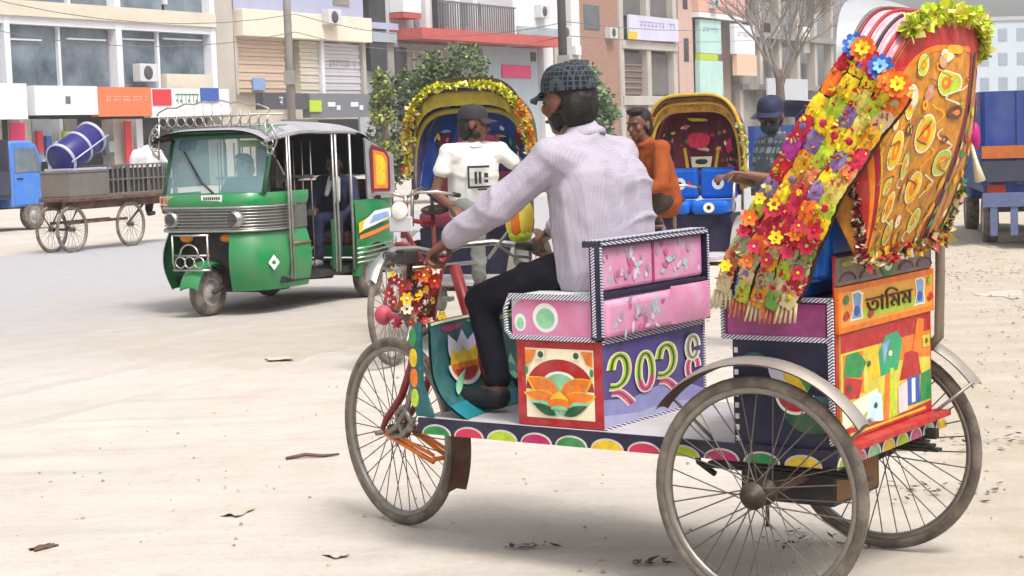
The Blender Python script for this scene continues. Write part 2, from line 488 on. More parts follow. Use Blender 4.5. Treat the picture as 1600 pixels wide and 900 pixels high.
# ================================================================ BUILDINGS ALONG THE FAR SIDE
FP, FD = V((-15.6, 55, 0)), V((.47, .883, 0)).normalized()
FN = V((-FD.y, FD.x, 0)); FZ = math.atan2(FD.y, FD.x)
def F(x, y, off=0):
    d = cray(x, y); o = V((0, 0, CAMH)) - FP
    t = (off - o.dot(FN)) / d.dot(FN); p = o + d*t
    return p.dot(FD), p.z
class Bld:
    def __init__(s, name, label, x0, x1, top, depth=9, dark=None, cat='building'):
        s.s0 = F(x0, 150)[0]; s.s1 = F(x1, 150)[0]; s.top = top
        p = FP + FD*s.s0
        s.o = tag(empty(name, (p.x, p.y, 0), FZ), label, cat)
        s.w = s.s1 - s.s0
        mb = MB(); mb.box((0, .4, 0), (s.w, depth, top)); mb.build('core', dark or dark_in, s.o)
    def R(s, x0, y0, x1, y1):
        xm, ym = (x0+x1)/2, (y0+y1)/2
        return F(x0, ym)[0]-s.s0, F(xm, y1)[1], F(x1, ym)[0]-s.s0, F(xm, y0)[1]
    def p(s, name, m, x0, y0, x1, y1, a=0, b=.4, bevel=0):
        u0, z0, u1, z1 = s.R(x0, y0, x1, y1)
        mb = MB(); mb.box((u0, a, max(0, z0)), (u1, b, z1))
        return mb.build(name, m, s.o, bevel)
    def z(s, name, m, u0, u1, z0, z1, a=0, b=.4, bevel=0):
        mb = MB(); mb.box((u0, a, z0), (u1, b, z1)); return mb.build(name, m, s.o, bevel)
dark_in = mat('dark_interior', '#3d3c40', .8, 0, .4, 1.2)  # colour stands in for shade in shops and openings; also plain dark parts
conc = mat('concrete', '#8f8a84', .85, 0, .3, .7, .2, 8)
conc_l = mat('pale_concrete', '#b4aca4', .85, 0, .22, .8, .2, 8)
cream_w = mat('cream_wall', '#cfc5b4', .8, 0, .18, .7, .15, 6)
whitew = mat('white_wall', '#d4d3d6', .75, 0, .12, .6)
greyblue = mat('grey_blue_wall', '#9aa4ac', .75, 0, .15, .6)
lilac = mat('lilac_wall', '#a3a6c0', .75, 0, .15, .6)
peach = mat('peach_shutter', '#cbb29f', .6, 0, .12, .8)
pale_sh = mat('pale_shutter', '#c5c0c6', .6, 0, .12, .8)
brick_m = bpy.data.materials.new('brickwork'); brick_m.use_nodes = True
_t = brick_m.node_tree; _b = _t.nodes.new('ShaderNodeTexBrick'); _c = _t.nodes.new('ShaderNodeTexCoord'); _mp = _t.nodes.new('ShaderNodeMapping')
_mp.inputs['Rotation'].default_value = (R_(90), 0, 0)
_b.inputs['Scale'].default_value = 3; _b.inputs['Color1'].default_value = (*lin('#9a6a58'), 1); _b.inputs['Color2'].default_value = (*lin('#86604f'), 1); _b.inputs['Mortar'].default_value = (*lin('#a3968a'), 1)
_t.links.new(_c.outputs['Object'], _mp.inputs[0]); _t.links.new(_mp.outputs[0], _b.inputs['Vector']); _t.links.new(_b.outputs[0], _t.nodes['Principled BSDF'].inputs['Base Color']); _t.nodes['Principled BSDF'].inputs['Roughness'].default_value = .9
winglass = mat('window_glass', '#3b4650', .08, 0, .35, .55, spec=.9, col2='#7f8c98')  # paler blotches in the colour stand for cloudy reflections
winglass2 = mat('grey_window', '#5f6468', .15, 0, .3, .5, spec=.7)
frame_w = mat('white_frame', '#d6d8de', .5, 0, .1)
sign_w = mat('white_sign', '#d9d9de', .5, 0, .06)
sign_o = mat('orange_sign', '#e0714a', .5, 0, .08)
sign_r = mat('red_sign', '#c8323c', .5, 0, .1)
sign_d = mat('charcoal_sign', '#4c4c55', .5, 0, .2)
sign_p = mat('pink_sign', '#d0306a', .5, 0, .15)
aqua_w = mat('aqua_panel', '#aecfc9', .6, 0, .15, .8)
rail_m = mat('railing_grey', '#77757a', .5, .3, .2)
slab_red = mat('red_slab', '#b4534e', .7, 0, .15, 1)
def marks(b, m, x0, y0, x1, y1, n, a):
    # lettering too far off to read: a row of short strokes with a head line, on the sign face
    u0, z0, u1, z1 = b.R(x0, y0, x1, y1); mb = MB(); h = z1 - z0; st = (u1-u0)/n
    for i in range(n):
        u = u0 + st*i
        if random.random() < .15: continue
        mb.box((u, a-.012, z1-h*.1), (u+st*.92, a, z1))
        mb.box((u+st*.6, a-.012, z0+h*random.uniform(0,.2)), (u+st*.7, a, z1-h*.1))
        if random.random() < .7: mb.box((u+st*.2, a-.012, z0+h*random.uniform(.1,.4)), (u+st*.5, a, z0+h*.5))
    return mb.build('lettering', m, b.o)
# ---- A: glazed showroom building
A = Bld('showroom_building', 'cream building with big dark showroom windows above an orange and white shop sign', -90, 336, 13)
for x in (-70, 6, 181, 329): A.p('column', frame_w, x-4.5, -60, x+4.5, 150, -.12, .4)
for x in (97, 251, -35): A.p('mullion', frame_w, x-1.8, 20, x+1.8, 142, .1, .3)
for x in (110, 262): A.p('mullion', frame_w, x-1.8, -60, x+1.8, 6, .1, .3)
zs = [F(160, 142)[1], F(160, 33)[1], F(160, 10)[1]]
A.z('spandrel', cream_w, 0, A.w, zs[1], zs[2], -.2, .4); A.z('ledge', frame_w, 0, A.w, zs[1]-.25, zs[1]-.002, -.1, .4)
A.z('sill_band', cream_w, 0, A.w, zs[0]-.35, zs[0], -.05, .4)
for x0, x1 in ((-66, -37), (-33, 1), (11, 95), (99, 176), (186, 249), (253, 324)):
    u0, _, u1, _ = A.R(x0, 50, x1, 60); A.z('window_pane', winglass, u0, u1, zs[0], zs[1]-.26, .22, .26)
for x0, x1 in ((11, 108), (112, 176), (186, 260), (264, 324)):
    u0, _, u1, _ = A.R(x0, 0, x1, 5); A.z('window_pane', winglass, u0, u1, zs[2]+.05, 13, .22, .26)
A.p('notice_board', cream_w, 257, 116, 328, 142, -.1, .2)
A.p('shop_sign', sign_w, 20, 136, 119, 181, -.9, -.6); A.p('shop_sign', sign_o, 119.3, 138, 204, 183, -.9, -.6)
marks(A, mat('sign_letter', '#e8b59a', .5), 132, 152, 200, 161, 18, -.903); A.p('sign_emblem', steel, 68, 152, 76, 164, -.91, -.9002)
A.p('shop_sign', sign_w, 206, 140, 330, 184, -.8, -.5); A.p('red_dot_panel', sign_r, 209, 141, 238, 166, -.83, -.801)
marks(A, green_p, 245, 148, 282, 166, 6, -.803); A.p('poster', blue_p, 284, 139, 312, 160, -.85, -.81)
A.p('shop_sign', sign_w, -60, 132, 8, 188, -.9, -.6)
for x0, x1, m in ((-60, 2, conc_l), (30, 48, conc_l), (50, 78, greyblue), (92, 98, frame_w), (100, 120, conc), (176, 206, conc_l), (212, 222, frame_w)):
    A.p('shop_front', m, x0, 186, x1, 320, -.1, .4)
A.p('hanging_cloth', sign_p, 4, 192, 27, 262, -.35, -.3); A.p('hanging_cloth', sign_r, 184, 190, 194, 262, -.35, -.3)
# ---- B: cream building with shutters
B = Bld('shutter_building', 'cream two-storey building with closed roller shutters above a charcoal sign strip', 337, 571, 12, dark=cream_w)
B.p('pier', conc_l, 337, -40, 363, 320, -.15, .4)
zb = [F(465, 148)[1], F(465, 62)[1], F(465, 22)[1]]
u0 = B.R(365, 50, 369, 60)[0]
B.z('fascia_board', mat('fascia_cream', '#d9cdbb', .7, 0, .1, .8), u0, B.w, zb[1], zb[2], -.45, .38, .02)
B.z('upper_wall', lilac, u0, B.w, zb[2]+.01, 12, -.05, .38)
def shutter(b, m, x0, y0, x1, y1, n=14):
    u0, z0, u1, z1 = b.R(x0, y0, x1, y1); mb = MB(); h = (z1-z0)/n
    for i in range(n): mb.box((u0, .1 - .03*(i % 2), z0+h*i), (u1, .36, z0+h*(i+1)-.01))
    return mb.build('roller_shutter', m, b.o)
shutter(B, peach, 371, 57, 448, 144); shutter(B, pale_sh, 507, 68, 565, 146); shutter(B, cream_w, 472, 64, 500, 146)
for x in (368, 452, 503, 568): B.p('shutter_rail', frame_w if x in (503,) else conc_l, x-2.4, 55, x+2.4, 148, -.06, .4)
marks(B, mat('faded_letter', '#a29ca4', .6), 516, 94, 558, 106, 9, .06)
B.p('notice', sky_p, 396, 122, 414, 141, -.02, .05); B.p('window_grille', conc, 518, -2, 543, 8, -.1, -.05)
B.p('shop_sign', sign_d, 380, 147, 452, 172, -.9, -.55); B.p('shop_sign', mat('slate_sign', '#6f7178', .5, 0, .12), 454, 148, 594, 184, -.9, -.55)
for x in (482, 518, 553): B.p('sign_emblem', sign_w, x, 161, x+11, 168, -.93, -.902); B.p('sign_emblem', sign_w, x+14, 166, x+19, 173, -.93, -.902)
marks(B, sign_w, 405, 153, 425, 166, 3, -.903); B.p('shop_sign', lime_p, 452, 158, 470, 176, -.97, -.91)
B.p('shop_front', conc, 455, 186, 500, 330, 0, .4); B.p('shop_front', dark_in, 500, 186, 566, 330, .1, .4)
# ---- C: white building with a red balcony slab
Cb = Bld('balcony_building', 'white building with grey balcony railing over a red concrete slab', 574, 846, 14, dark=mat('balcony_back', '#b9bcc0', .8, 0, .2, .6))
zc = [F(720, 68)[1], F(720, 52)[1]]
Cb.p('dark_bay', dark_in, 574, -30, 600, 110, -.1, .4); Cb.p('window_band', lilac, 576, 36, 618, 46, -.14, -.1); Cb.p('window_band', greyblue, 578, 50, 616, 66, -.14, -.1)
Cb.p('panel', sign_w, 620, -20, 648, 20, -.3, .38); Cb.p('panel', slab_red, 620, 21, 648, 29, -.32, .38)
u0, _, u1, _ = Cb.R(621, 50, 843, 60); Cb.z('balcony_slab', slab_red, u0, u1, zc[0], zc[1], -1.2, .4)
u2 = Cb.R(772, 30, 776, 40)[0]
Cb.z('bay_wall', whitew, u2, u1, zc[1]+.01, 14, -1.0, .4); Cb.z('bay_ledge', greyblue, u2+.3, u1, zc[1]+.02, zc[1]+.4, -1.1, -1.001)
ra = Cb.R(650, 30, 654, 40)[0]; nb = 34
for i in range(nb):
    u = ra + (u2-ra)*i/nb; Cb.z('baluster', rail_m, u, u+.05, zc[1], zc[1]+1.15, -1.15, -1.1)
Cb.z('handrail', rail_m, ra, u2, zc[1]+1.15, zc[1]+1.22, -1.17, -1.08)
for x in (668, 690, 714, 742): Cb.p('pillar', whitew if x != 690 else dark_in, x-3, -30, x+4, 50, .0, .4)
Cb.p('lower_wall', greyblue, 757, 74, 843, 330, 0, .4); Cb.p('lower_wall', conc, 600, 70, 756, 330, .05, .4)
Cb.p('wall_emblem', sign_p, 783, 102, 828, 122, -.08, -.002, .05); Cb.p('drain_slot', dark_in, 829, 82, 836, 96, -.05, -.001)
Cb.p('door', dark_in, 622, 74, 640, 330, 0, .049)
# ---- D: slim white tower
D = Bld('slim_white_building', 'narrow pale building with vertical pipes behind the dark utility pole', 848, 908, 15, dark=greyblue)
for x0, x1, m in ((848, 863, whitew), (866, 874, conc_l), (893, 906, whitew)): D.p('pier', m, x0, -40, x1, 330, -.1, .4)
D.p('junction_box', white_p, 891, 72, 900, 86, -.3, -.11); D.p('air_unit', dark_in, 884, 94, 904, 104, -.6, -.11); D.p('ledge', whitew, 878, 104, 908, 110, -.5, -.11)
# ---- E: brick building
E = Bld('brick_building', 'unfinished red brick building with dark openings in a pale concrete frame', 909, 1056, 16)
E.p('brick_wall', brick_m, 909, -40, 968, 340, 0, .4); E.p('window', winglass2, 912, 8, 936, 46, -.03, .05)
for x in (971, 1013, 1054): E.p('column', conc_l, x-3, -40, x+3, 340, -.12, .4)
ze = [F(1012, y)[1] for y in (150, 78, 66, 28)]
ua = E.R(968, 70, 970, 80)[0]
E.z('beam', conc_l, ua, E.w, ze[1], ze[2], -.2, .4); E.z('beam', conc_l, ua, E.w, ze[0]-.5, ze[0], -.2, .4); E.p('dado_wall', brick_m, 970, 160, 1056, 330, 0, .4)
E.p('shop_sign', mat('pale_lilac_sign', '#c9c6dc', .5, 0, .15, 1), 974, 27, 1051, 64, -.35, -.22); E.p('sign_spot', yellow_p, 972, 50, 986, 62, -.38, -.352); marks(E, mat('lilac_letter', '#9a94c0', .5), 990, 36, 1046, 45, 10, -.353)
for x0, x1, y0, y1 in ((976, 1009, -20, 25), (1017, 1050, -20, 30), (978, 1009, 82, 146), (1017, 1050, 84, 148)):
    E.p('opening_panel', mat('shaded_grey', '#6b6665', .8, 0, .3, .8), x0, y0, x1, y1, .25, .39)
# ---- F: building with sign boards
Fb = Bld('signboard_building', 'pale building hung with tall aqua and white signboards', 1058, 1152, 16, dark=mat('pale_brick', '#bda59a', .85, 0, .2, 1))
Fb.p('pier', mat('pink_render', '#bf9f96', .85, 0, .15, 1), 1060, -40, 1082, 330, -.1, .4); Fb.p('slot_window', dark_in, 1066, 60, 1073, 96, -.13, -.101); Fb.p('slot_window', dark_in, 1064, -6, 1071, 14, -.13, -.101)
Fb.p('signboard', aqua_w, 1084, 32, 1117, 84, -.4, -.1); Fb.p('signboard', lime_p, 1084, 84.5, 1112, 95, -.4, -.1); Fb.p('signboard', aqua_w, 1084, 95.5, 1120, 150, -.4, -.1)
Fb.p('signboard', sign_w, 1126, 40, 1158, 86, -.9, -.6); Fb.p('signboard', mat('peach_sign', '#e3b79c', .5, 0, .15), 1130, 86.5, 1161, 119, -.9, -.6)
marks(Fb, mat('lilac_letter','',0), 1088, 44, 1112, 52, 7, -.403); marks(Fb, mat('lilac_letter','',0), 1130, 52, 1154, 60, 7, -.903)
Fb.p('balcony_front', mat('salmon_wall', '#cf9f8e', .8, 0, .15, 1), 1078, -30, 1152, 22, -.5, .1); Fb.p('balcony_ledge', whitew, 1078, 23, 1152, 31, -.55, .1)
# ---- G: concrete skeleton: sky shows through
G0 = F(1154, 150)[0]; G1 = F(1304, 150)[0]; pG = FP + FD*G0
G = tag(empty('concrete_skeleton', (pG.x, pG.y, 0), FZ), 'unfinished grey concrete frame of a building with open floors', 'building')
wG = G1 - G0
for k, zf in enumerate((0, 4.1, 7.4, 10.7, 14)):
    if k:
        mb = MB(); mb.box((0, -.3, zf-.35), (wG, 8, zf)); mb.build('floor_slab', conc, G)
for i in range(6):
    for j, yy in enumerate((0, 7)):
        mb = MB(); u = .3 + (wG-.9)*i/5; mb.box((u, yy, 0), (u+.55, yy+.55, 14)); mb.build('column', conc if j else conc_l, G)
def gp(name, m, x0, y0, x1, y1, a=.3, b=.5):
    u0 = F(x0, (y0+y1)/2)[0]-G0; u1 = F(x1, (y0+y1)/2)[0]-G0
    mb = MB(); mb.box((u0, a, max(0, F((x0+x1)/2, y1)[1])), (u1, b, F((x0+x1)/2, y0)[1])); mb.build(name, m, G)
gp('infill_wall', conc, 1156, 85, 1196, 340); gp('infill_wall', brick_m, 1222, 30, 1278, 84, 3, 3.2); gp('infill_wall', conc, 1200, 96, 1300, 340, 1, 1.2); gp('infill_wall', conc_l, 1280, -40, 1303, 30, .6, .8)
gp('scaffold_board', white_p, 1262, 42, 1272, 82); gp('infill_wall', conc, 1204, -60, 1276, 20, 4, 4.2)
gp('site_hoarding', mat('hoarding', '#b9bcc4', .7, 0, .2), 1176, 124, 1240, 160, -1, -.9)
for i in range(7):
    mb = MB(); u = wG*.62 + i*.9; mb.box((u, -.2, 14), (u+.09, -.11, 15.6)); mb.build('rebar_post', conc, G)
# ---- H: far pale block on the right
pH = at(1522, 330, 230); pH.z = 0
H = tag(empty('distant_building', pH, R_(8)), 'hazy pale blue apartment block far off at the right edge', 'building')
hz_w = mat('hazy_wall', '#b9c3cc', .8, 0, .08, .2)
zt = at(1560, 32, 230).z
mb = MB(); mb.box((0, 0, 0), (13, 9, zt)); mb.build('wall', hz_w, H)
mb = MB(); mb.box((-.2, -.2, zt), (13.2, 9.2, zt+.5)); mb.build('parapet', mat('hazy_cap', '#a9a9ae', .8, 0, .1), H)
for fl in range(4):
    for i in range(5):
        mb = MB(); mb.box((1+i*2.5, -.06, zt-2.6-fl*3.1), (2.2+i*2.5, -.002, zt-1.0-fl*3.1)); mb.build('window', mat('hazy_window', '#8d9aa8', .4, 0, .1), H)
# ================================================================ POLES AND TREES
def pole(px, Y, h, r, m, label, arms=True):
    p = at(px, 300, Y)
    o = tag(empty('utility_pole', (p.x, Y, 0)), label, 'pole')
    mb = MB(); mb.tube([(0,0,0),(0,0,h)], [r, r*.75], 12); mb.build('post', m, o)
    if arms:
        mb = MB(); mb.box((-1, -.06, h-.7), (1, .06, h-.56)); mb.build('crossarm', m, o)
        for x in (-.9, -.4, .4, .9):
            mb = MB(); mb.tube([(x,0,h-.56),(x,0,h-.36)], [.05,.03], 8); mb.build('insulator', white_p, o)
    mb = MB(); mb.box((-r*1.2, -r*1.5, 3.1), (r*1.2, -r*.6, 3.5)); mb.build('meter_box', conc, o)
    return o
pole(461, 52, 9.5, .13, conc, 'tall grey concrete utility pole in front of the closed shutters')
pole(886, 48, 9.0, .13, mat('dark_pole', '#4b4846', .7, .2, .2, 2), 'dark metal utility pole rising behind the man in the checked cap')
leaf_a = mat('leaf_green', '#64754f', .6, 0, .35, 1.5); leaf_b = mat('leaf_dark', '#4a5a40', .65, 0, .35, 1.5); leaf_c = mat('leaf_yellow', '#939a48', .6, 0, .3, 1.5); bark = mat('bark', '#6b5a4c', .9, 0, .35, 6, .4, 25)
def leafy_tree(name, label, base, clumps, nleaf, ls, mats, w=(.5, .4, .1)):
    o = tag(empty(name, base), label, 'tree')
    tr = MB(); hz = max(c[2] for c in clumps)
    tr.tube([(0,0,0),(.05,0,hz*.3),(.02,.05,hz*.55),(0,0,hz*.9)], [.14,.11,.08,.03], 8)
    for c in clumps: tr.tube([(0.03,.02,hz*random.uniform(.25,.5)), (c[0]*.5,c[1]*.5,c[2]*.8), (c[0],c[1],c[2])], [.05,.035,.015], 6)
    tr.build('trunk', bark, o)
    mb = MB(); tot = sum(c[3]**2 for c in clumps)
    for c in clumps:
        for i in range(int(nleaf * c[3]**2 / tot)):
            d = V((random.gauss(0,1), random.gauss(0,1), random.gauss(0,1))).normalized() * (random.random()**.45) * c[3]
            q = V(c[:3]) + V((d.x, d.y, d.z*.85))
            if noise.noise(q*2.1) < -.18: continue
            a = V((random.gauss(0,1), random.gauss(0,1), random.gauss(0,.6))).normalized(); b = a.cross(V((random.gauss(0,1), random.gauss(0,1), random.gauss(0,1)))).normalized()
            L = ls*random.uniform(.6, 1.3)
            mi = random.choices(range(len(mats)), w[:len(mats)])[0]
            mb.add([q, q + a*L*.5 + b*L*.28, q + a*L, q + a*L*.5 - b*L*.28], [(0,1,2,3)], mi)
    mb.build('crown', mats, o)
    return o
pb = at(684, 300, 40); pb.z = 0
leafy_tree('leafy_tree', 'bushy green tree behind the rickshaw with the white-shirted man', pb,
    [(-.95,0,1.6,.62),(-.6,.1,2.4,.6),(0,.2,2.75,.75),(.55,0,2.95,.7),(1.05,.2,2.3,.55),(-1.1,0,.8,.55),(-.2,-.2,1.5,.7),(.6,0,1.4,.6),(.2,.1,3.0,.4),(-1.25,.1,2.2,.35)], 15000, .115, [leaf_a, leaf_b, leaf_c])
pb = at(604, 300, 39); pb.z = 0
leafy_tree('flowering_shrub', 'slim shrub tipped with yellow-green blossom beside the grey shop front', pb, [(-.05,0,2.75,.2),(.02,0,2.45,.24),(0,0,1.9,.28),(.05,0,1.2,.3)], 1300, .12, [leaf_c, leaf_a], (.7,.4))
pb = at(938, 300, 55); pb.z = 0
leafy_tree('young_tree', 'young green tree against the brick wall behind the driver', pb, [(-.35,0,3.1,.5),(-.1,0,2.5,.55),(.2,0,2.0,.5),(.1,0,1.2,.5)], 3200, .16, [mat('leaf_fresh', '#6a9066', .6, 0, .3, 1.5), leaf_a])
# bare tree
def bare_tree():
    p = at(1222, 300, 88); p.z = 0
    o = tag(empty('bare_tree', p), 'tall leafless tree in front of the unfinished concrete frame', 'tree')
    br = MB(); tr = MB()
    tr.tube([(0,0,0),(.05,0,2),(.0,0,3.4),(-.1,0,4.2)], [.3,.25,.2,.15], 8)
    def grow(a, d, L, r, lv):
        b = a + d*L; mid = a.lerp(b, .5) + V((random.uniform(-.1,.1),)*3)*L
        br.tube([a, mid, b], [r, r*.8, r*.55], 5, cap=False)
        if lv == 0: return
        for k in range(3 if lv > 1 else 4):
            e = (d + V((random.gauss(0,.42), random.gauss(0,.42), random.gauss(.12,.25)))).normalized()
            grow(a.lerp(b, random.uniform(.55, 1)), e, L*random.uniform(.62,.85), r*.55, lv-1)
    for k in range(6):
        w = k*1.05; grow(V((0,0,random.uniform(2.8,4.2))), V((math.cos(w)*.62, math.sin(w)*.45, 1)).normalized(), 2.3, .11, 4)
    tr.build('trunk', bark, o); br.build('branches', mat('grey_twig', '#857b74', .9, 0, .2), o)
bare_tree()

# ================================================================ SMALL THINGS ON THE FACADES
ac_m = mat('ac_white', '#c4c4c6', .5, 0, .15)
def ac(b, x, y, a0):
    u, z = F(x, y)[0]-b.s0, F(x, y)[1]
    mb = MB(); mb.box((u, a0-.35, z), (u+.9, a0-.001, z+.6)); q = mb.build('air_conditioner', ac_m, b.o, .02)
    mb = MB(); mb.lathe([(.24,0),(.22,.02),(.05,.03),(.001,.03)], 16, 0, Matrix.Translation((u+.4, a0-.352, z+.3)) @ Matrix.Rotation(math.pi, 4, 'Z')); mb.build('fan_grille', sign_d, q)
for b, x, y, a0 in ((A, 206, 128, -.05), (B, 488, 40, -.45), (Cb, 806, 30, -1.0), (D, 868, 60, -.1), (E, 945, 60, 0), (Fb, 1095, 14, -.5)): ac(b, x, y, a0)
for x in (40, 140, 216, 290): A.p('transom', frame_w, x-30, 60, x+30, 62.5, .12, .24)
for x0, x1 in ((658, 664), (700, 710), (720, 738), (748, 760)): Cb.p('window', winglass, x0, 4, x1, 40, .3, .42)
for k in range(5): Cb.p('grille_bar', conc_l, 646+k*22, 80, 648+k*22, 150, -.02, .04)
for k in range(6): E.p('brick_course', brick_m, 978, 100+k*9, 1009, 102+k*9, .2, .249)
for k in range(9): A.p('shop_stock', (sign_r, blue_p, sign_w, lime_p, sign_p, conc_l, sign_o, dark_in, greyblue)[k], 50+k*14, 205+8*(k % 3), 58+k*14, 238+6*(k % 2), -.25, -.12)
def cable(label, pts, r=.011):
    out = []
    for i in range(len(pts)-1):
        for k in range(8):
            t = k/8; q = V(pts[i]).lerp(V(pts[i+1]), t); q.z -= .5*4*t*(1-t); out.append(q)
    out.append(V(pts[-1]))
    mb = MB(); mb.tube(out, r, 5); tag(mb.build('overhead_cable', mat('grey_cable', '#6a6868', .6)), label, 'cable')
cable('upper dark cable strung along the shop fronts', [at(-60, -14, 44), at(461, 22, 52), at(886, 34, 48), at(1240, 22, 96)])
cable('lower dark cable strung along the shop fronts', [at(-60, 36, 45), at(461, 50, 52), at(886, 56, 48), at(1300, 40, 110)])

# ================================================================ HOODS, SHARED BY ALL CYCLE RICKSHAWS
class Hood:
    """folding hood: bows that turn about a hinge above the seat arms; th = backward tilt, ph runs over the bow from the left arm (0) to the right (pi)"""
    def __init__(s, px, pz, hw, R, e1=.55, e2=.62):
        s.px, s.pz, s.hw, s.R, s.e1, s.e2 = px, pz, hw, R, e1, e2
    def P(s, th, ph, off=0, k=1.0):
        c, n = math.cos(ph), max(0, math.sin(ph))
        y = s.hw * math.copysign(abs(c)**s.e1, c); r = s.R * k * n**s.e2
        # outward direction (approximate): radial in the bow plane
        oy = c * .9; orr = n
        y += oy*off; r += orr*off
        return V((s.px - r*math.sin(th), y, s.pz + r*math.cos(th)))
    def bow(s, th, n=28, off=0, k=1.0, a=.02, b=math.pi-.02):
        return [s.P(th, a + (b-a)*i/n, off, k) for i in range(n+1)]
def cover(H, t0, t1, nb, mats, parent, name='hood_cover', thick=.008, a=.05, sag=.02, nph=36):
    mb = MB(); n = nb*4
    def fn(off):
        def f(u, v):
            w = (u*nb) % 1.0
            return H.P(t0 + (t1-t0)*u, a + (math.pi-2*a)*v, off - sag*math.sin(math.pi*w)**2)
        return f
    mb.grid(fn(thick), n, nph, 0); mb.grid(fn(0), n, nph, 1, flip=True)
    return mb.build(name, mats, parent, fixn=False)

# ================================================================ THE PAINTED RICKSHAW IN FRONT
HA = .6156
HL, HW = 1.7384, .8971
hd = V((-math.cos(HA), math.sin(HA), 0))
hero_o = V((-.4423, 6.6379, 0)) - hd*HL
hero_rz = math.atan2(hd.y, hd.x)
hero = tag(empty('cycle_rickshaw', hero_o, hero_rz), 'large painted rickshaw in front with flower panels, pink seats and folded garlanded hood', 'rickshaw', None)
pinkc = mat('pink_vinyl', '#c9688f', .35, 0, .3, 7, .15, 18, col2='#c58fae', dust=.12, chip=.2)
pinkb = mat('pink_print_vinyl', '#d279a0', .4, 0, .3, 8, .2, 16, col2='#cf9fb8', dust=.14, chip=.2)
blue_seat = mat('blue_vinyl', '#0f5fc4', .3, 0, .2, 5, .1, 30)
deck_m = mat('pale_deck', '#b9b4b6', .6, 0, .2, 6, dust=.4)
SY = .36
mb = MB(); mb.box((-.208, -SY, .452), (1.345, SY, .484)); mb.build('deck', [deck_m], hero, .004)
mb = MB(); mb.box((-.212, SY, .436), (1.35, SY+.012, .486)); mb.box((-.222, -SY-.1, .436), (-.212, SY+.012, .486)); edge = mb.build('edge_board', navy_p, hero)
pale_edge = mat('pale_edge', '#cfc6bd', .6, 0, .2, 20, dust=.3)
cols = [lime_p, magenta_p, green_p, yellow_p, mat('rose_paint', '#c23352', .45, 0, .15)]
for i in range(11):
    x = 1.27 - i*.138; m = cols[(i*1 + 3) % 5] if i else green_p
    mb = MB()
    fr = lambda u, v, h: V((x - u, SY+.0125+h, .432+v))
    mb.prism(ngon(0, 0, .062, .036, 14, 0, math.pi), 0, .002, fr, 0); mb.prism(ngon(0, 0, .056, .030, 14, 0, math.pi), 0, .0028, fr, 1)
    mb.build('scallop', [pale_edge, m], edge)
for i in range(8):
    yy = .33 - i*.108; m = (lime_p, pink_p, mint_p, yellow_p)[i % 4]; mb = MB()
    fr = lambda u, v, h: V((-.2225-h, yy - u, .432+v))
    mb.prism(ngon(0, 0, .05, .04, 12, 0, math.pi), 0, .002, fr, 0); mb.prism(ngon(0, 0, .042, .032, 12, 0, math.pi), 0, .0028, fr, 1)
    mb.build('scallop', [white_p, m], edge)
# driver's box
bx0, bx1, by = .613, .948, .335
mb = MB(); mb.box((bx0+.006, -by+.006, .486), (bx1-.006, by-.006, .772)); box = mb.build('driver_box', violet_p, hero)
fr_side = lambda u, v, h: V((bx1 - u*(bx1-bx0), by - .0055 + h, .487 + v*.286))
a = Art(lambda u, v, h: fr_side(u, v, h+.006))
mb = MB(); mb.prism(rect(0,0,1,1), 0, .006, fr_side); panel = mb.build('flower_panel', red_p, box)
a(rect(.1,.09,.9,.9), cream_p)(ngon(.5,.42,.4,.36,24,0,math.pi), red_p)
a(ngon(.5,.5,.2,.14,16,0,math.pi), white_p); a(ngon(.5,.5,.165,.11,16,0,math.pi), mint_p); a(ngon(.5,.5,.165,.14,16,math.pi,2*math.pi), mint_p, False)
for sg in (1, -1):
    a(petal(.5,.34,.45,.125,math.pi/2-sg*1.05), yellow_p); a(petal(.5,.345,.42,.108,math.pi/2-sg*1.05), orange_p)
    a(petal(.5,.27,.44,.1,math.pi/2-sg*1.32), yellow_p); a(petal(.5,.275,.41,.085,math.pi/2-sg*1.32), orange_p)
    a(petal(.5,.14,.38,.075,math.pi/2-sg*1.15), mint_p); a(petal(.54 if sg > 0 else .46,.135,.31,.055,math.pi/2-sg*1.15), dgreen_p)
    c0 = .5 + sg*.28
    a([(c0-.02*sg,.88),(c0+.11*sg,.88),(c0+.11*sg,.70),(c0+.04*sg,.74)], orange_p); a(rect(min(c0-.12*sg,c0-.03*sg),.78,max(c0-.12*sg,c0-.03*sg),.88), cream_p); a(ngon(c0-.075*sg,.83,.035,.04,10), dgreen_p)
    a(ngon(c0+.1*sg,.64,.022,.05,8), green_p)
a(petal(.5,.22,.2,.11,math.pi/2), yellow_p); a(ngon(.5,.27,.13,.06,16), orange_p); a(ngon(.5,.2,.1,.05,14,0,math.pi), mint_p)
a.done('painted_flower', panel)
fr_back = lambda u, v, h: V((bx0 + .0055 - h, by - u*2*by, .487 + v*.286))
mb = MB(); mb.prism(rect(.0,0,1,1), 0, .006, fr_back); panel = mb.build('number_panel', violet_p, box)
a = Art(lambda u, v, h: fr_back(u, v, h+.006))
lilac_p = mat('lilac_paint', '#8f8fc0', .5, 0, .25, 10)
a([(0,0),(1,0),(1,.16),(.8,.3),(.55,.36),(.25,.28),(0,.34)], lilac_p); a([(0,0),(1,0),(1,.05),(.6,.12),(.3,.1),(0,.16)], mat('haze_lilac', '#aaa9cc', .5, 0, .2, 8))
def two(u):
    p = [(u-.075,.66),(u-.05,.77),(u+.0,.81),(u+.055,.76),(u+.075,.63),(u+.045,.51),(u-.02,.46),(u-.09,.47)]
    return p, [(u-.07,.40),(u+.0,.38),(u+.06,.31),(u+.115,.22)]
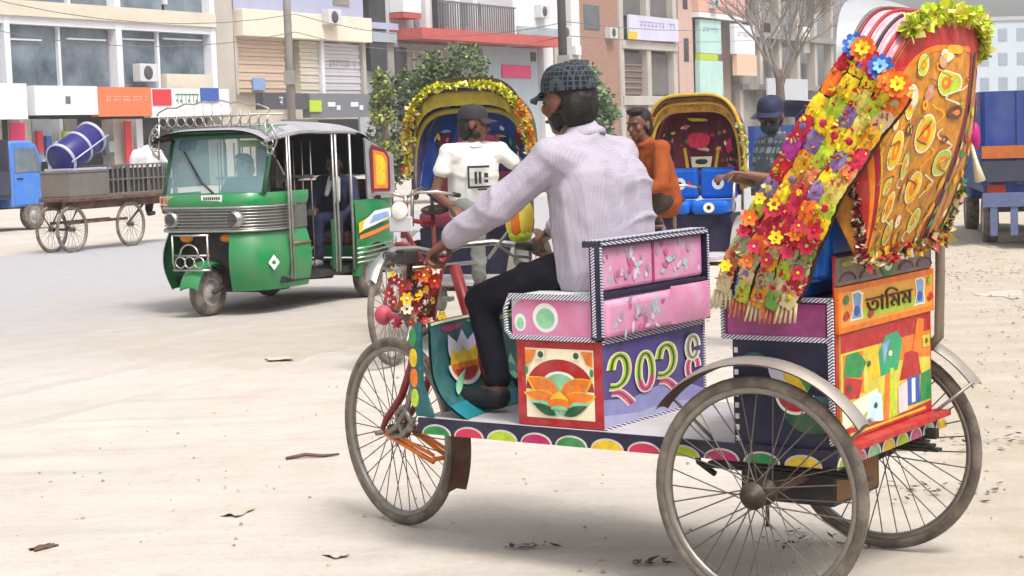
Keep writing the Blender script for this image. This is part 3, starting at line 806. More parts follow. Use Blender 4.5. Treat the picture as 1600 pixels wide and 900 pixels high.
def nearc(pts, w, mA):
    sp = []
    for i in range(len(pts)-1):
        p0, p1, p2, p3 = [V(pts[max(0, min(len(pts)-1, j))]) for j in (i-1, i, i+1, i+2)]
        for k in range(5):
            t = k/5; sp.append(.5*((2*p1) + (p2-p0)*t + (2*p0-5*p1+4*p2-p3)*t*t + (3*p1-p0-3*p2+p3)*t**3))
    sp.append(V(pts[-1]))
    a.stroke(sp, w+.024, cream_p); a.stroke(sp, w, mA); a.stroke(sp, w*.35, dgreen_p if mA is lime_p else magenta_p)
for u in (.145, .595):
    p, q = two(u); nearc(q, .062, pink_p); nearc(p, .062, lime_p)
nearc(ngon(.385,.56,.065,.21,16,-.4,1.2*math.pi) , .052, lime_p); nearc(ngon(.385,.56,.065,.21,8,1.15*math.pi,1.9*math.pi), .052, pink_p)
nearc(ngon(.86,.46,.055,.13,14), .045, pink_p); nearc(ngon(.86,.715,.05,.13,14), .045, mint_p)
a.done('painted_number', panel)
for lo, hi in (((bx0-.006,-by,.764),(bx0,by,.782)),((bx0-.006,-by,.484),(bx0,by,.494)),((bx0-.006,-by,.494),(bx0,-by+.012,.764))):
    mb = MB(); mb.box(lo, hi); mb.build('rope_trim', rope_m, box)
# driver's cushion, back pad and backrest
mb = MB(); mb.box((bx0+.02, -by, .778), (.975, by, .918)); cush = mb.build('seat_cushion', mat('cushion_top', '#cfd3d2', .4, 0, .15, 5, .1, 30), hero, .022, 3)
fr_c = lambda u, v, h: V((.968 - u*.335, by + .0005 + h, .785 + v*.122))
mb = MB(); mb.prism([(.02,.0),(1,0),(1,1),(.2,1),(.08,.9),(.02,.7)], 0, .003, fr_c); sp = mb.build('pink_side', pinkc, cush)
a = Art(lambda u, v, h: fr_c(u, v, h+.003)); a(ngon(.42,.5,.15,.4,18), white_p)(ngon(.42,.48,.11,.28,18), mint_p)(ngon(.12,.35,.07,.25,12), white_p)(ngon(.12,.33,.045,.16,12), mint_p); a.done('painted_circles', sp)
mb = MB()
mb.box((.64, by, .906), (.968, by+.012, .924)); mb.box((.63, by, .772), (.965, by+.012, .786)); mb.tube([(.965,by+.004,.78),(.985,by+.004,.8),(.988,by+.004,.87),(.966,by+.004,.915)], .008, 6)
mb.build('rope_trim', rope_m, cush)
mb = MB(); mb.box((bx0-.03, -by-.01, .784), (bx0+.02, by+.004, .905)); mb.build('back_pad', pinkb, hero, .018, 3)
mb = MB()
def bulge(u, v):
    y = -.06 - u*.265; z = .79 + v*.13; d = .02*math.sin(math.pi*min(1,max(0,u)))**.4*math.sin(math.pi*(.1+.8*v))**.5
    return V((bx0 - .03 - d, y, z))
mb.grid(bulge, 20, 12, flip=True); mb.build('bulging_pad', pinkb, hero)
mb = MB(); mb.box((.62, -.355, .93), (.66, .338, 1.085)); rest = mb.build('backrest', pinkb, hero, .015, 3)
random.seed(31)
ghost = [mat('ghost_white', '#d5c9d0', .45, 0, .2, 12), mat('ghost_mint', '#a9c4bd', .45, 0, .2, 12), mat('ghost_rose', '#c05a8a', .45, 0, .2, 12), mat('ghost_grey', '#a896a6', .45, 0, .2, 12)]
a = Art(lambda u, v, h: V((.6195 - h, u, v)), .00008)
for k in range(46):
    u, v = random.uniform(-.33,.31), random.uniform(.95,1.062); a(petal(u, v, random.uniform(.02,.05), random.uniform(.005,.014), random.uniform(0,6.3)) if k % 3 else ngon(u, v, random.uniform(.006,.018), random.uniform(.006,.014), 9), ghost[k % 4])
kind(a.done('printed_flowers', rest), 'stuff')
a = Art(lambda u, v, h: V((bx0 - .0305 - h, u, v)), .00008)
for k in range(26):
    u, v = random.uniform(.0,.31), random.uniform(.80,.89); a(petal(u, v, random.uniform(.02,.045), random.uniform(.005,.013), random.uniform(0,6.3)), ghost[k % 4])
kind(a.done('printed_flowers', hero), 'stuff')
mb = MB(); mb.box((.616, -.015, .94), (.6195, -.003, 1.078)); mb.build('seam', magenta_p, rest)
mb = MB()
mb.box((.604, -.365, 1.078), (.672, .345, 1.098)); mb.box((.604, .334, .78), (.64, .354, 1.082)); mb.box((.604, -.37, .78), (.64, -.352, 1.082)); mb.box((.606, -.36, .918), (.64, .34, .93))
mb.build('backrest_frame', navy_p, hero)
mb = MB()
mb.box((.600, -.36, 1.084), (.6035, .34, 1.094)); mb.box((.600, .338, .79), (.6035, .35, 1.08)); mb.box((.6, -.366, .79), (.6035, -.356, 1.08)); mb.box((.62, .3545, .79), (.632, .358, 1.08)); mb.box((.61, -.36, 1.0985), (.668, .34, 1.101))
mb.build('rope_trim', rope_m, hero)
mb = MB(); mb.tube([(.64,.32,.93),(.64,.32,.5)], .012, 8); mb.build('backrest_post', navy_p, hero); mb = MB(); mb.tube([(.64,-.33,.93),(.64,-.33,.5)], .012, 8); mb.build('backrest_post', navy_p, hero)
# front shield, painted on the rider's side
def shield(off):
    def f(u, v):
        y = .335 - .67*u; z = .486 + .325*v; x = 1.36 - .14*(1-v)**5 + .05*(2*u-1)**2*-1
        return V((x + off, y, z))
    return f
mb = MB(); mb.grid(shield(0), 14, 14, 0, flip=False); mb.grid(shield(.012), 14, 14, 0, flip=True); sh = mb.build('front_shield', teal_p, hero, fixn=False)
a = Art(lambda u, v, h: shield(-.002-h)(u, v), .0011)
a.band(0, 1, .97, 1.0, cream_p)(ngon(.24,.93,.12,.07,14,math.pi,2*math.pi), magenta_p)(ngon(.62,.95,.22,.06,14,math.pi,2*math.pi), lime_p)
a.band(0, 1, .0, .13, mat('aqua_paint', '#23808c', .45, 0, .3), 14, 6)
for sg in (-1, 0, 1): a(petal(.34,.42,.44,.075,math.pi/2+sg*.35), mat('lavender_white', '#cfc9dd', .5, 0, .15))
a(ngon(.34,.5,.17,.24,18,math.pi,2*math.pi), white_p); a([(.19,.5),(.22,.66),(.28,.54),(.34,.68),(.40,.54),(.46,.66),(.49,.5)], yellow_p); a(ngon(.34,.505,.145,.2,16,math.pi,2*math.pi), orange_p); a(ngon(.34,.44,.11,.13,14,math.pi,2*math.pi), red_p)
for k, (u, v, w) in enumerate(((.62,.25,1.9),(.72,.2,1.5),(.8,.24,2.2),(.14,.2,.9))): a(petal(u,v,.3,.035,w), mint_p if k % 2 else mat('sea_green', '#2f8a78', .45, 0, .2))
a.done('painted_tulip', sh)
mb = MB(); mb.prism([(1.30,.487),(1.375,.487),(1.40,.6),(1.385,.72),(1.37,.812),(1.345,.812),(1.345,.6)], .336, .348, lambda u, v, h: V((u, h, v))); fl = mb.build('shield_flange', teal_p, hero)
for k, m in enumerate((lime_p, orange_p, yellow_p, green_p)):
    mb = MB(); mb.prism(ngon(1.378, .55+.07*k, .016, .033, 12), .3481, .351, lambda u, v, h: V((u, h, v))); mb.build('scallop', m, fl)
# fork, wheel, handlebar
FX = HL; st = -.2808
fw = empty('steering_fork', (FX, 0, 0), st, hero)
wheel(fw, (0, 0, .355), rz=0)
hx = 1.42 - FX
mb = MB()
for s in (-1, 1):
    mb.tube([(-.22,s*.045,.78),(-.17,s*.05,.62),(-.10,s*.052,.50),(.0,s*.052,.41),(.03,s*.052,.37),(0,s*.052,.355)], [.016,.016,.014,.013,.011,.01], 8)
mb.tube([(-.22,-.05,.78),(-.22,.05,.78)], .017, 8); mb.tube([(-.22,0,.78),(-.31,0,1.02)], .018, 10)
mb.build('fork_blades', mat('maroon_enamel', '#7d1420', .4, 0, .2, dust=.15), fw)
mb = MB()
for s in (-1, 1): mb.tube([(0,s*.058,.352),(-.27,s*.04,.275)], .009, 6); mb.tube([(0,s*.058,.366),(-.27,s*.04,.30)], .007, 6)
mb.tube([(-.27,-.045,.285),(-.27,.045,.285)], .009, 6); mb.build('mudguard_stay', orange_p, fw)
mb = MB()
mb.grid(lambda u, v: V((.39*math.cos(R_(128+78*u)), (v-.5)*.085, .355+.39*math.sin(R_(128+78*u)) - .012*abs(v-.5)*2)), 16, 6); mb.grid(lambda u, v: V((.386*math.cos(R_(128+78*u)), (v-.5)*.085, .353+.386*math.sin(R_(128+78*u)) - .012*abs(v-.5)*2)), 16, 6, flip=True)
mb.build('mudguard', brown_p, fw)
mb = MB(); mb.tube([(-.02,.06,.36),(-.09,.07,.39),(-.16,.07,.47),(-.2,.06,.58)], .012, 6); mb.tube([(-.05,.06,.35),(-.13,.075,.36),(-.2,.07,.43)], .01, 6); mb.tube([(-.2,.07,.40),(-.15,.08,.47),(-.09,.07,.44),(-.12,.07,.37),(-.2,.07,.40)], .011, 6); mb.build('brake_linkage', steel, fw)
mb = MB(); mb.tube([(.02,-.09,.355),(.02,.09,.355)], .009, 8); mb.build('axle', steel, fw)
mb = MB()
for s in (-1, 1): mb.tube([(-.31,0,1.03),(-.29,s*.10,1.055),(-.33,s*.22,1.06),(-.40,s*.30,1.045),(-.46,s*.305,1.04)], .0115, 8)
mb.tube([(-.25,-.2,.985),(-.28,.0,.985),(-.25,.2,.985)], .008, 6); mb.tube([(-.3,.04,1.02),(-.25,.04,.985)], .008, 6)
mb.build('handlebar', chrome, fw)
for s in (-1, 1):
    mb = MB(); mb.tube([(-.385,s*.29,1.047),(-.47,s*.305,1.04)], .017, 10); mb.build('grip', black, fw)
    mb = MB(); mb.tube([(-.33,s*.25,1.04),(-.36,s*.29,1.005),(-.44,s*.31,1.0)], .006, 6); mb.build('brake_lever', steel, fw)
mb = MB(); mb.cbox((-.31,.15,1.03),(.06,.06,.05)); mb.tube([(-.30,.13,1.02),(-.24,.10,.95),(-.25,.06,.85)], .012, 8); mb.build('switch_box', black, fw, .008)
mb = MB(); mb.ell((-.03,.07,.80), (.034,.034,.038)); mb.tube([(-.05,.07,.80),(-.2,.05,.80)], .012, 6); mb.build('horn_bulb', mat('red_rubber', '#b8485a', .5, 0, .2), fw)
# plastic flowers on the handlebar stem
fl = empty('flower_bouquet', (-.24, .06, .93), 0, fw)
random.seed(11)
fcols = [red_p, orange_p, yellow_p, red_p, brown_p, cream_p, mat('crimson_cloth', '#9c1030', .6)]
def flower(parent, c, rad, m, mc, name='plastic_flower', npet=6, nrm=None):
    mb = MB(); n = (nrm or V((random.uniform(-1,0), random.uniform(.2,1), random.uniform(-.3,.6)))).normalized()
    q = n.to_track_quat('Z', 'Y').to_matrix()
    for k in range(npet):
        w = 2*math.pi*k/npet; d = q @ V((math.cos(w), math.sin(w), .25)); e = q @ V((-math.sin(w), math.cos(w), 0))
        c = V(c)
        mb.add([c, c + d*rad*.55 + e*rad*.36, c + d*rad + n*rad*.05 + e*rad*.15, c + d*rad + n*rad*.05 - e*rad*.15, c + d*rad*.55 - e*rad*.36], [(0,1,2,3,4)], 0, True)
    mb.ell(c + n*rad*.12, (rad*.22,)*3, 8, 5, 1)
    return mb.build(name, [m, mc], parent)
for k in range(70):
    flower(fl, (random.uniform(-.07,.06), random.uniform(-.07,.10), random.uniform(-.15,.07)), random.uniform(.014,.028), random.choice(fcols), random.choice((yellow_p, cream_p, dgreen_p)))
yf = empty('stalk_flower', (-.36, -.22, 1.02), 0, fw)
mb = MB(); mb.tube([(.06,0,-.02),(.0,0,.03),(-.1,0,.11)], .006, 6); mb.build('stalk', chrome, yf)
mb = MB()
for k in range(9):
    w = 2*math.pi*k/9
    mb.ell((-.13+.028*math.cos(w), .028*math.sin(w), .12+.008*(k%3)), (.026,.026,.066), 8, 6, 0 if k % 3 else 1)
mb.ell((-.13,0,.07), (.045,.045,.03), 10, 6, 2); mb.build('flower_head', [mat('yellow_petal', '#e8d24a', .6, 0, .2), orange_p, lime_p], yf)
# ---------------- passenger seat
rx = -.208
mb = MB(); mb.box((rx+.008, -.352, .486), (.13, .352, .81)); sb = mb.build('seat_box', navy_p, hero)
mb = MB(); mb.box((rx+.008, -.355, .812), (.155, .356, .925)); arm = mb.build('seat_base', mat('plum_vinyl', '#8a3e74', .35, 0, .3, 5), hero, .01)
fr_s = lambda u, v, h: V((.15 - u*.345, .3565+h, .82+v*.098))
mb = MB(); mb.prism(rect(.03,.0,.97,1), 0, .004, fr_s); mb.build('pink_side', mat('shaded_pink_vinyl', '#b9559a', .3, 0, .35, 5, col2='#7c2f5e'), arm)
mb = MB(); mb.box((rx, .357, .925), (.16, .368, .938)); mb.box((rx, .357, .806), (.16, .368, .82)); mb.box((.15,.357,.82),(.16,.368,.925)); mb.box((rx-.002,.357,.5),(rx+.014,.368,.935)); mb.build('rope_trim', rope_m, arm)
fr_d = lambda u, v, h: V((.125 - u*.325, .3525+h, .49+v*.31))
a = Art(fr_d)
a(petal(.5,.3,.55,.1,.35), teal_p)(petal(.5,.3,.5,.1,-.3), dgreen_p)(petal(.55,.45,.4,.09,.8), green_p)(petal(.35,.75,.4,.08,-.6), mat('lavender_white', '#cfc9dd', .5))(petal(.5,.72,.35,.06,-.7), yellow_p)(ngon(.62,.5,.2,.2,16,math.pi,2*math.pi), white_p)(ngon(.62,.49,.17,.16,16,math.pi,2*math.pi), red_p)(petal(.1,.85,.3,.06,-.1), teal_p)
a.done('painted_flower', sb)
mb = MB()
for k in range(9): mb.cbox((.118,.3535,.50+.034*k),(.012,.004,.016))
mb.build('stud', white_p, sb)
# rear panels
def back(u, v, h, z0=.5, z1=1.06, y0=.345, y1=-.385): return V((rx + .004 - h, y0 + (y1-y0)*u, z0 + (z1-z0)*v))
mb = MB(); mb.box((rx, -.385, .49), (rx+.006, .345, 1.06)); bp = mb.build('rear_board', red_p, hero)
f1 = lambda u, v, h: back(u, v, h+.004, .972, 1.055); f2 = lambda u, v, h: back(u, v, h+.004, .83, .968); f3 = lambda u, v, h: back(u, v, h+.004, .505, .826)
mb = MB(); mb.prism(rect(.01,0,.99,1), 0, .008, f1); tp = mb.build('top_panel', mat('tarnished_panel', '#8d7f76', .5, .2, .35, 14), bp)
a = Art(lambda u, v, h: f1(u, v, h+.008))
for k in range(5):
    u = .1+.2*k
    if k != 2: a(ngon(u,.12,.09,.35,12,0,math.pi), brown_p); a(ngon(u,.12,.065,.25,12,0,math.pi), mat('dusk_violet', '#6f5f78', .5)); a(ngon(u,.75,.06,.1,10), lime_p)
a(ngon(.5,.5,.075,.5,16), green_p)(ngon(.5,.55,.05,.34,16), cream_p)(ngon(.51,.62,.035,.25,12), dgreen_p); a.done('painted_scroll', tp)
mb = MB(); mb.prism(rect(0,0,1,1), 0, .012, f2, 0); npan = mb.build('name_panel', orange_p, bp)
a = Art(lambda u, v, h: f2(u, v, h+.012))
a(rect(.02,.13,.98,.87), mat('light_orange', '#f09a3a', .45, 0, .25, 14)); a([(.2,.2),(.8,.2),(.86,.34),(.8,.46),(.2,.44),(.14,.32)], lime_p); a([(.22,.46),(.78,.48),(.8,.84),(.22,.82)], mat('warm_yellow', '#e8a83c', .45, 0, .2))
for u in (.17, .83):
    a([(u-.065,.22),(u+.065,.22),(u+.055,.5),(u+.07,.78),(u+.03,.86),(u-.05,.84),(u-.035,.5)], cream_p); a([(u-.05,.26),(u+.05,.26),(u+.038,.5),(u+.05,.74),(u+.02,.82),(u-.035,.8),(u-.022,.5)], sky_p); a(ngon(u,.42,.03,.12,10), blue_p)
for u, v, m in ((.06,.7,green_p),(.06,.35,red_p),(.94,.75,lime_p),(.94,.35,red_p),(.3,.3,red_p)): a(petal(u,v-.1,.22,.03,1.5), m)
a.done('painted_vases', npan)
txt = bpy.data.curves.new('lettering', 'FONT'); txt.body = '\u09a4\u09be\u09bf\u09ae\u09ae'; txt.size = 1; txt.extrude = .01
to = bpy.data.objects.new('tmp', txt); C.objects.link(to)
dg = bpy.context.evaluated_depsgraph_get(); dg.update()
me = bpy.data.meshes.new_from_object(to.evaluated_get(dg)); bpy.data.objects.remove(to)
xs = [v.co.x for v in me.vertices]; ys = [v.co.y for v in me.vertices]
TXT_OK = len(xs)
if xs:
    x0, x1, y0, y1 = min(xs), max(xs), min(ys), max(ys)
    for v in me.vertices:
        v.co = f2(.255 + .49*(v.co.x-x0)/(x1-x0), .32 + .46*(v.co.y-y0)/(y1-y0), .0155 + (.003 if v.co.z > 0 else 0))
    me.materials.clear(); me.materials.append(mat('letter_brown', '#33200f', .5, 0, .1)); me.update()
    put('lettering', me, npan)
mb = MB(); mb.prism(rect(.03,0,.97,1), 0, .006, f3); pic = mb.build('landscape_panel', mat('paint_yellow_green', '#cfc24a', .45, 0, .3, 12), bp)
a = Art(lambda u, v, h: f3(u, v, h+.006), .00012)
a(rect(.03,.82,.97,1), red_p); a([(.6,.82),(.97,.82),(.97,.55),(.62,.6)], orange_p); a(rect(.05,.4,.25,.8), orange_p)
a([(.05,.6),(.22,.55),(.28,.68),(.2,.8),(.08,.8)], green_p); a([(.05,.38),(.2,.36),(.24,.52),(.06,.6)], red_p); a([(.3,.5),(.42,.5),(.4,.82),(.28,.8)], yellow_p)
a([(.42,.5),(.6,.52),(.66,.78),(.6,.9),(.48,.88),(.4,.74)], mat('jade', '#2f9a6a', .45, 0, .2)); a([(.46,.6),(.52,.84),(.44,.8)], sky_p); a([(.5,.05),(.58,.05),(.56,.55),(.52,.55)], lime_p); a([(.44,.05),(.5,.05),(.52,.5),(.47,.5)], orange_p)
a([(.62,.40),(.86,.40),(.82,.66),(.68,.66)], red_p); a([(.7,.12),(.84,.12),(.84,.4),(.7,.4)], blue_p); a(rect(.75,.14,.79,.38), white_p); a([(.84,.12),(.97,.12),(.97,.42),(.86,.4)], green_p); a([(.76,.66),(.86,.6),(.9,.95),(.82,.97)], orange_p); a([(.88,.66),(.96,.66),(.96,.78),(.88,.78)], lime_p)
a([(.03,.1),(.2,.16),(.4,.3),(.38,.4),(.2,.36),(.03,.3)], cream_p); a([(.25,.12),(.44,.06),(.42,.34),(.32,.36)], mat('ice_blue', '#bcd6de', .5)); a([(.6,.08),(.7,.08),(.7,.38),(.6,.34)], mat('ice_pink', '#e3c6c8', .5)); a([(.03,.0),(.97,.0),(.97,.1),(.5,.06),(.03,.12)], red_p); a(rect(.1,.03,.9,.055), yellow_p)
for u, v in ((.3,.66),(.52,.7),(.92,.72),(.1,.48),(.36,.24)): a(ngon(u,v,.02,.03,8), random.choice((dgreen_p, cream_p, red_p)))
a.done('painted_landscape', pic)
mb = MB(); mb.box((rx-.06, -.40, .484), (rx-.002, .352, .502)); mb.build('rear_sill', red_p, hero)
mb = MB(); mb.tube([(rx-.03,-.40,1.10),(rx-.025,-.41,.95),(rx-.02,-.405,.74),(rx+.02,-.40,.70)], .017, 8); mb.build('grab_post', mat('old_wood', '#7a7062', .8, 0, .3, 8), hero)
mb = MB(); mb.box((rx+.1, -.33, .926), (.17, .33, .99)); st_ = mb.build('passenger_cushion', blue_seat, hero, .03, 3)
mb = MB(); mb.box((rx+.02, -.34, .985), (rx+.10, .34, 1.30)); mb.build('passenger_backrest', blue_seat, hero, .035, 3)
mb = MB(); mb.box((rx+.05, .30, .99), (rx+.17, .352, 1.22)); mb.build('side_bolster', blue_seat, hero, .02, 3)
# wheels, mudguards, axle, battery box
wheel(hero, (0, HW/2, .355), hubr=.042, hubw=.09, key='rear'); wheel(hero, (0, -HW/2, .355), hubr=.042, hubw=.09, key='rear')
mb = MB(); mb.tube([(0,-HW/2,.355),(0,HW/2,.355)], .019, 10); mb.build('rear_axle', brown_p, hero)
guard_m = mat('dusty_mudguard', '#a59c94', .4, .55, .25, 8, dust=.4)
for s in (1, -1):
    for k, (rr, nm) in enumerate(((.428, 'mudguard'),)):
        mb = MB(); yc = s*(HW/2)
        def mg(rad):
            return lambda u, v: V((rad*math.cos(R_(36+110*u)), yc + (v-.5)*.085, .355 + (rad - .02*(2*v-1)**2)*math.sin(R_(36+110*u))))
        mb.grid(mg(.415), 30, 6, 0); mb.grid(mg(.411), 30, 6, 1, flip=True); mb.build('mudguard', [guard_m, brown_p], hero)
    for w in (40, 145): mb = MB(); mb.tube([(.42*math.cos(R_(w)), s*(HW/2-.045), .355+.42*math.sin(R_(w))), (.2*math.copysign(1, math.cos(R_(w))), s*.33, .47)], .006, 6); mb.build('mudguard_stay', steel, hero)
mb = MB(); mb.box((-.10, -.2, .262), (.225, .14, .40)); bb = mb.build('battery_box', black, hero, .006)
mb = MB(); mb.box((-.104, -.19, .275), (-.1005, .13, .39)); mb.build('wooden_end', mat('brown_board', '#7a5636', .7, 0, .3, 10), bb)
mb = MB()
for s in (-1, 1):
    for k in range(5): mb.box((-.28+.02*k, s*.27-.02, .385+.012*k), (.28-.02*k, s*.27+.02, .394+.012*k))
    mb.box((-.26, s*.3-.015, .42), (1.4, s*.3+.015, .452))
mb.build('chassis', black, hero)
mb = MB(); mb.tube([(.42,.1,.44),(.40,.1,.36),(.33,.12,.33)], .01, 6); mb.build('bracket', black, hero); mb = MB(); mb.tube([(.05,.3,.30),(.05,.3,.22)], .006, 6); mb.build('bracket', black, hero)
mb = MB(); mb.tube([(1.30,0,.45),(1.36,0,.70),(1.45,0,.98)], .022, 8); mb.tube([(1.2,0,.44),(1.42,0,.43),(1.5,0,.75)], .014, 8); mb.build('head_tube', mat('maroon_enamel', '', 0), hero)
# ---------------- hood, folded back
Hh = Hood(-.135, .985, .375, .81, .5, .48)
T0, T1 = R_(11), R_(22)
hood_pink = mat('pink_plastic_hood', '#d08496', .3, 0, .3, 9, .15, 30, col2='#c9b4b8')
hood_in = mat('hood_lining', '#7a2436', .6, 0, .3, 5)
hc = cover(Hh, T0, T1, 4, [hood_pink, hood_in], hero)
for i in range(5):
    mb = MB(); mb.tube(Hh.bow(T0 + (T1-T0)*i/4, 36, .008), .0055, 6); mb.build('bow', [mat('maroon_enamel', '', 0), red_p, black, red_p, red_p][i], hc)
# back curtain: bulges out between the last bow and the seat back
def curtain(u, v, off=0):
    ph = .07 + (math.pi-.14)*u
    top = Hh.P(T1, ph); base = V((-.285 - .02*math.sin(math.pi*u), .31*math.cos(math.pi*u) + .035, 1.055 - .02*math.cos(math.pi*u)))
    q = top.lerp(base, v); k = math.sin(math.pi*min(1, v*1.05))*math.sin(math.pi*u)**.6
    return q + V((-1, .0, .12))*(.035*k + .022*k*abs(math.sin(3*math.pi*u)) + off) + V((0, .5*math.cos(math.pi*u), 0))*off
bc_m = mat('orange_cloth', '#cd8a26', .6, 0, .3, 20, .2, 50, col2='#96602a')
mb = MB(); mb.grid(lambda u, v: curtain(u, v, .004), 40, 24, 0, flip=True); mb.grid(lambda u, v: curtain(u, v, 0), 40, 24, 1); cur = mb.build('back_curtain', [bc_m, hood_in], hero)
a = Art(lambda u, v, h: curtain(u, v, h+.0055), .00007)
gold = mat('gold_orange', '#e6a81e', .5, 0, .25, 30); olive = mat('olive_cloth', '#8f8a3a', .6, 0, .3); ivory = mat('ivory_cloth', '#e3d6b4', .6, 0, .2)
def band(u0, u1, v0, v1, m, n=24): a.band(u0, u1, v0, v1, m, n, 3)
band(.03,.97,.01,.10,red_p,24); band(.04,.96,.10,.125,orange_p,24)
for u0, m, w in ((.03,red_p,.05),(.083,orange_p,.022),(.108,mat('crimson_cloth','',0),.02),(.132,gold,.008),(.56,mat('crimson_cloth','',0),.02),(.59,black,.045),(.64,mat('dusty_rose','#b98a8c',.6),.012),(.70,mat('dusty_rose','',0),.01),(.78,navy_p,.02),(.87,mat('dusty_rose','',0),.012)): a.band(u0, u0+w, .1, .96, m, 2, 18)
random.seed(5)
big = [(.21,.42,.052),(.40,.47,.05),(.22,.72,.045),(.39,.70,.042),(.31,.28,.045),(.46,.86,.032),(.48,.27,.034),(.3,.57,.036),(.28,.87,.036),(.5,.62,.034),(.38,.16,.028),(.17,.57,.026)]
for u, v, rr in big:
    a(ngon(u,v,rr,rr*1.7,18), ivory); a(ngon(u,v,rr*.88,rr*1.5,18), yellow_p if rr > .04 else lime_p); a(ngon(u,v,rr*.5,rr*.85,14), orange_p); a(ngon(u,v,rr*.2,rr*.34,8), yellow_p)
for k in range(34):
    w = k/33; u = .13 + .4*((k*.618) % 1); vv = .14 + .78*w
    a.stroke([(u + .03*math.sin(j*1.1 + k), vv + .02*j - .05) for j in range(6)], .006, (ivory, olive, brown_p, gold)[k % 4], k % 8 == 0)
for k in range(150):
    u, v = random.uniform(.13,.54), random.uniform(.12,.95)
    if any(abs(u-b[0]) < b[2]+.02 and abs(v-b[1]) < (b[2]+.02)*1.7 for b in big): continue
    rr = random.uniform(.007,.018); a(ngon(u,v,rr,rr*1.8,10), random.choice((ivory, olive, gold, gold, brown_p, mat('dusty_rose','',0))), k % 30 == 0); a(ngon(u,v,rr*.45,rr*.8,8), random.choice((orange_p, yellow_p, red_p, gold)), k % 30 == 0)
for k in range(46):
    u, v = random.uniform(.6,.94), random.uniform(.2,.95); a(petal(u,v,.05,.018,random.uniform(0,6.3)), random.choice((olive, gold, green_p, red_p, ivory)), k % 4 == 0)
a.done('applique_flowers', cur)
cl0 = mat('dark_braid', '#3a241c', .7)
tinsel('fringe', [curtain(.1+.8*i/12, .985, .012) for i in range(13)], .02, 420, [olive, red_p, gold, brown_p, ivory], hero, .035)
tinsel('pearl_fringe', [curtain(.035, .05+.9*i/12, .008) for i in range(13)], .012, 240, [ivory, brown_p, cl0, mat('crimson_cloth','',0)], hero, .022)
tinsel('side_fringe', [curtain(.93, .1+.85*i/12, .01) for i in range(13)], .022, 300, [olive, ivory, brown_p, mat('dusty_rose','',0), green_p], hero, .035)
# tinsel over the crown and bits on the far shoulder
yt = mat('yellow_tinsel', '#d3d820', .4, 0, .25, 20); yt2 = mat('pale_tinsel', '#e8e27a', .4, 0, .2, 20)
tinsel('yellow_tinsel', [Hh.P(T1, 1.05 + 1.3*i/10, .03) for i in range(11)], .032, 700, [yt, yt2, lime_p], hero, .035)
mb = MB(); mb.ell(Hh.P(T1, 2.72, .035), (.03,.05,.07)); mb.build('navy_pompom', navy_p, hero)
fp = Hh.P(T1, 2.80, .06)
mb = MB()
for k in range(7): mb.ell(fp + V((.018*math.cos(k), -.03+.02*math.sin(k), -.05-.012*math.sin(k*2))), (.022,.022,.04), 8, 6)
mb.build('magenta_flower', mat('magenta_silk', '#c01a86', .5, 0, .3, 20), hero)
mb = MB(); mb.tube([fp, fp + V((-.02,-.03,-.13)), fp + V((-.03,-.05,-.2))], [.004,.008,.018], 6); mb.build('tassel', cream_p, hero)
# clear plastic visor rolled at the front of the hood
vis = glass_mat('clear_plastic', '#c9ccd2', .25, .45)
mb = MB(); mb.grid(lambda u, v: Hh.P(T0 - .02 - .10*v*math.sin(math.pi*u), .5 + 1.9*u, .012 + .02*v), 20, 6); mb.build('plastic_visor', vis, hero)
# ---------------- garlands: strips from the near shoulder of the hood down over the side to the seat arm
random.seed(21)
top = [('#d8232e',), ]
GA = [V((-.30,.345,1.66)), V((-.34,.36,1.635)), V((-.38,.37,1.605)), V((-.415,.38,1.57)), V((-.445,.385,1.53))]
GB = [V((.115,.42,.97)), V((.055,.43,.945)), V((-.0,.435,.93)), V((-.055,.44,.92)), V((-.11,.44,.925))]
cl2 = dict(red='#8a0f24', crimson='#c2284a', magenta='#7a2a7a', yellow='#c9a81c', lemon='#b7a24a', lime='#7d9a2a', orange='#c0481a', pale='#8f9a72', cream='#b7a27a', purple='#8f7aa8', gold='#a86a1c', rust='#d08a5a', green='#7a9a3a', blue='#1f3f94', sky='#8fc4e4', brown='#8a5a3a')
cl = {n: mat('cloth_'+n, h, .7, 0, .28, 34, .25, 90, col2=cl2[n]) for n, h in dict(red='#c3142a', crimson='#9e1032', magenta='#b5308f', yellow='#e6d21c', lemon='#ddd66a', lime='#b4c62a', orange='#e8761a', pale='#9aa67a', cream='#c6b488', purple='#6b5288', gold='#d9a01c', rust='#a4442a', green='#4f8a3a', blue='#3a6cc4', sky='#58a0d8', brown='#5c3522').items()}
seqs = [['red','orange','yellow','crimson','magenta','red','lime','crimson','pale','cream'],
        ['yellow','yellow','lime','yellow','gold','yellow','red','orange','pale','cream'],
        ['yellow','lemon','purple','yellow','lime','rust','crimson','red','cream','pale'],
        ['yellow','lime','lemon','yellow','purple','yellow','orange','red','pale','cream'],
        ['orange','cream','gold','rust','lemon','yellow','red','pale','red','cream']]
def gpath(i, t):
    j = min(3, i); f = i - j; p = GA[j].lerp(GA[j+1], f).lerp(GB[j].lerp(GB[j+1], f), t); b = math.sin(math.pi*t)
    return p + V((.035*b, .03*b + .012*math.sin(t*9+i), -.02*b + .006*math.sin(t*23+i)))
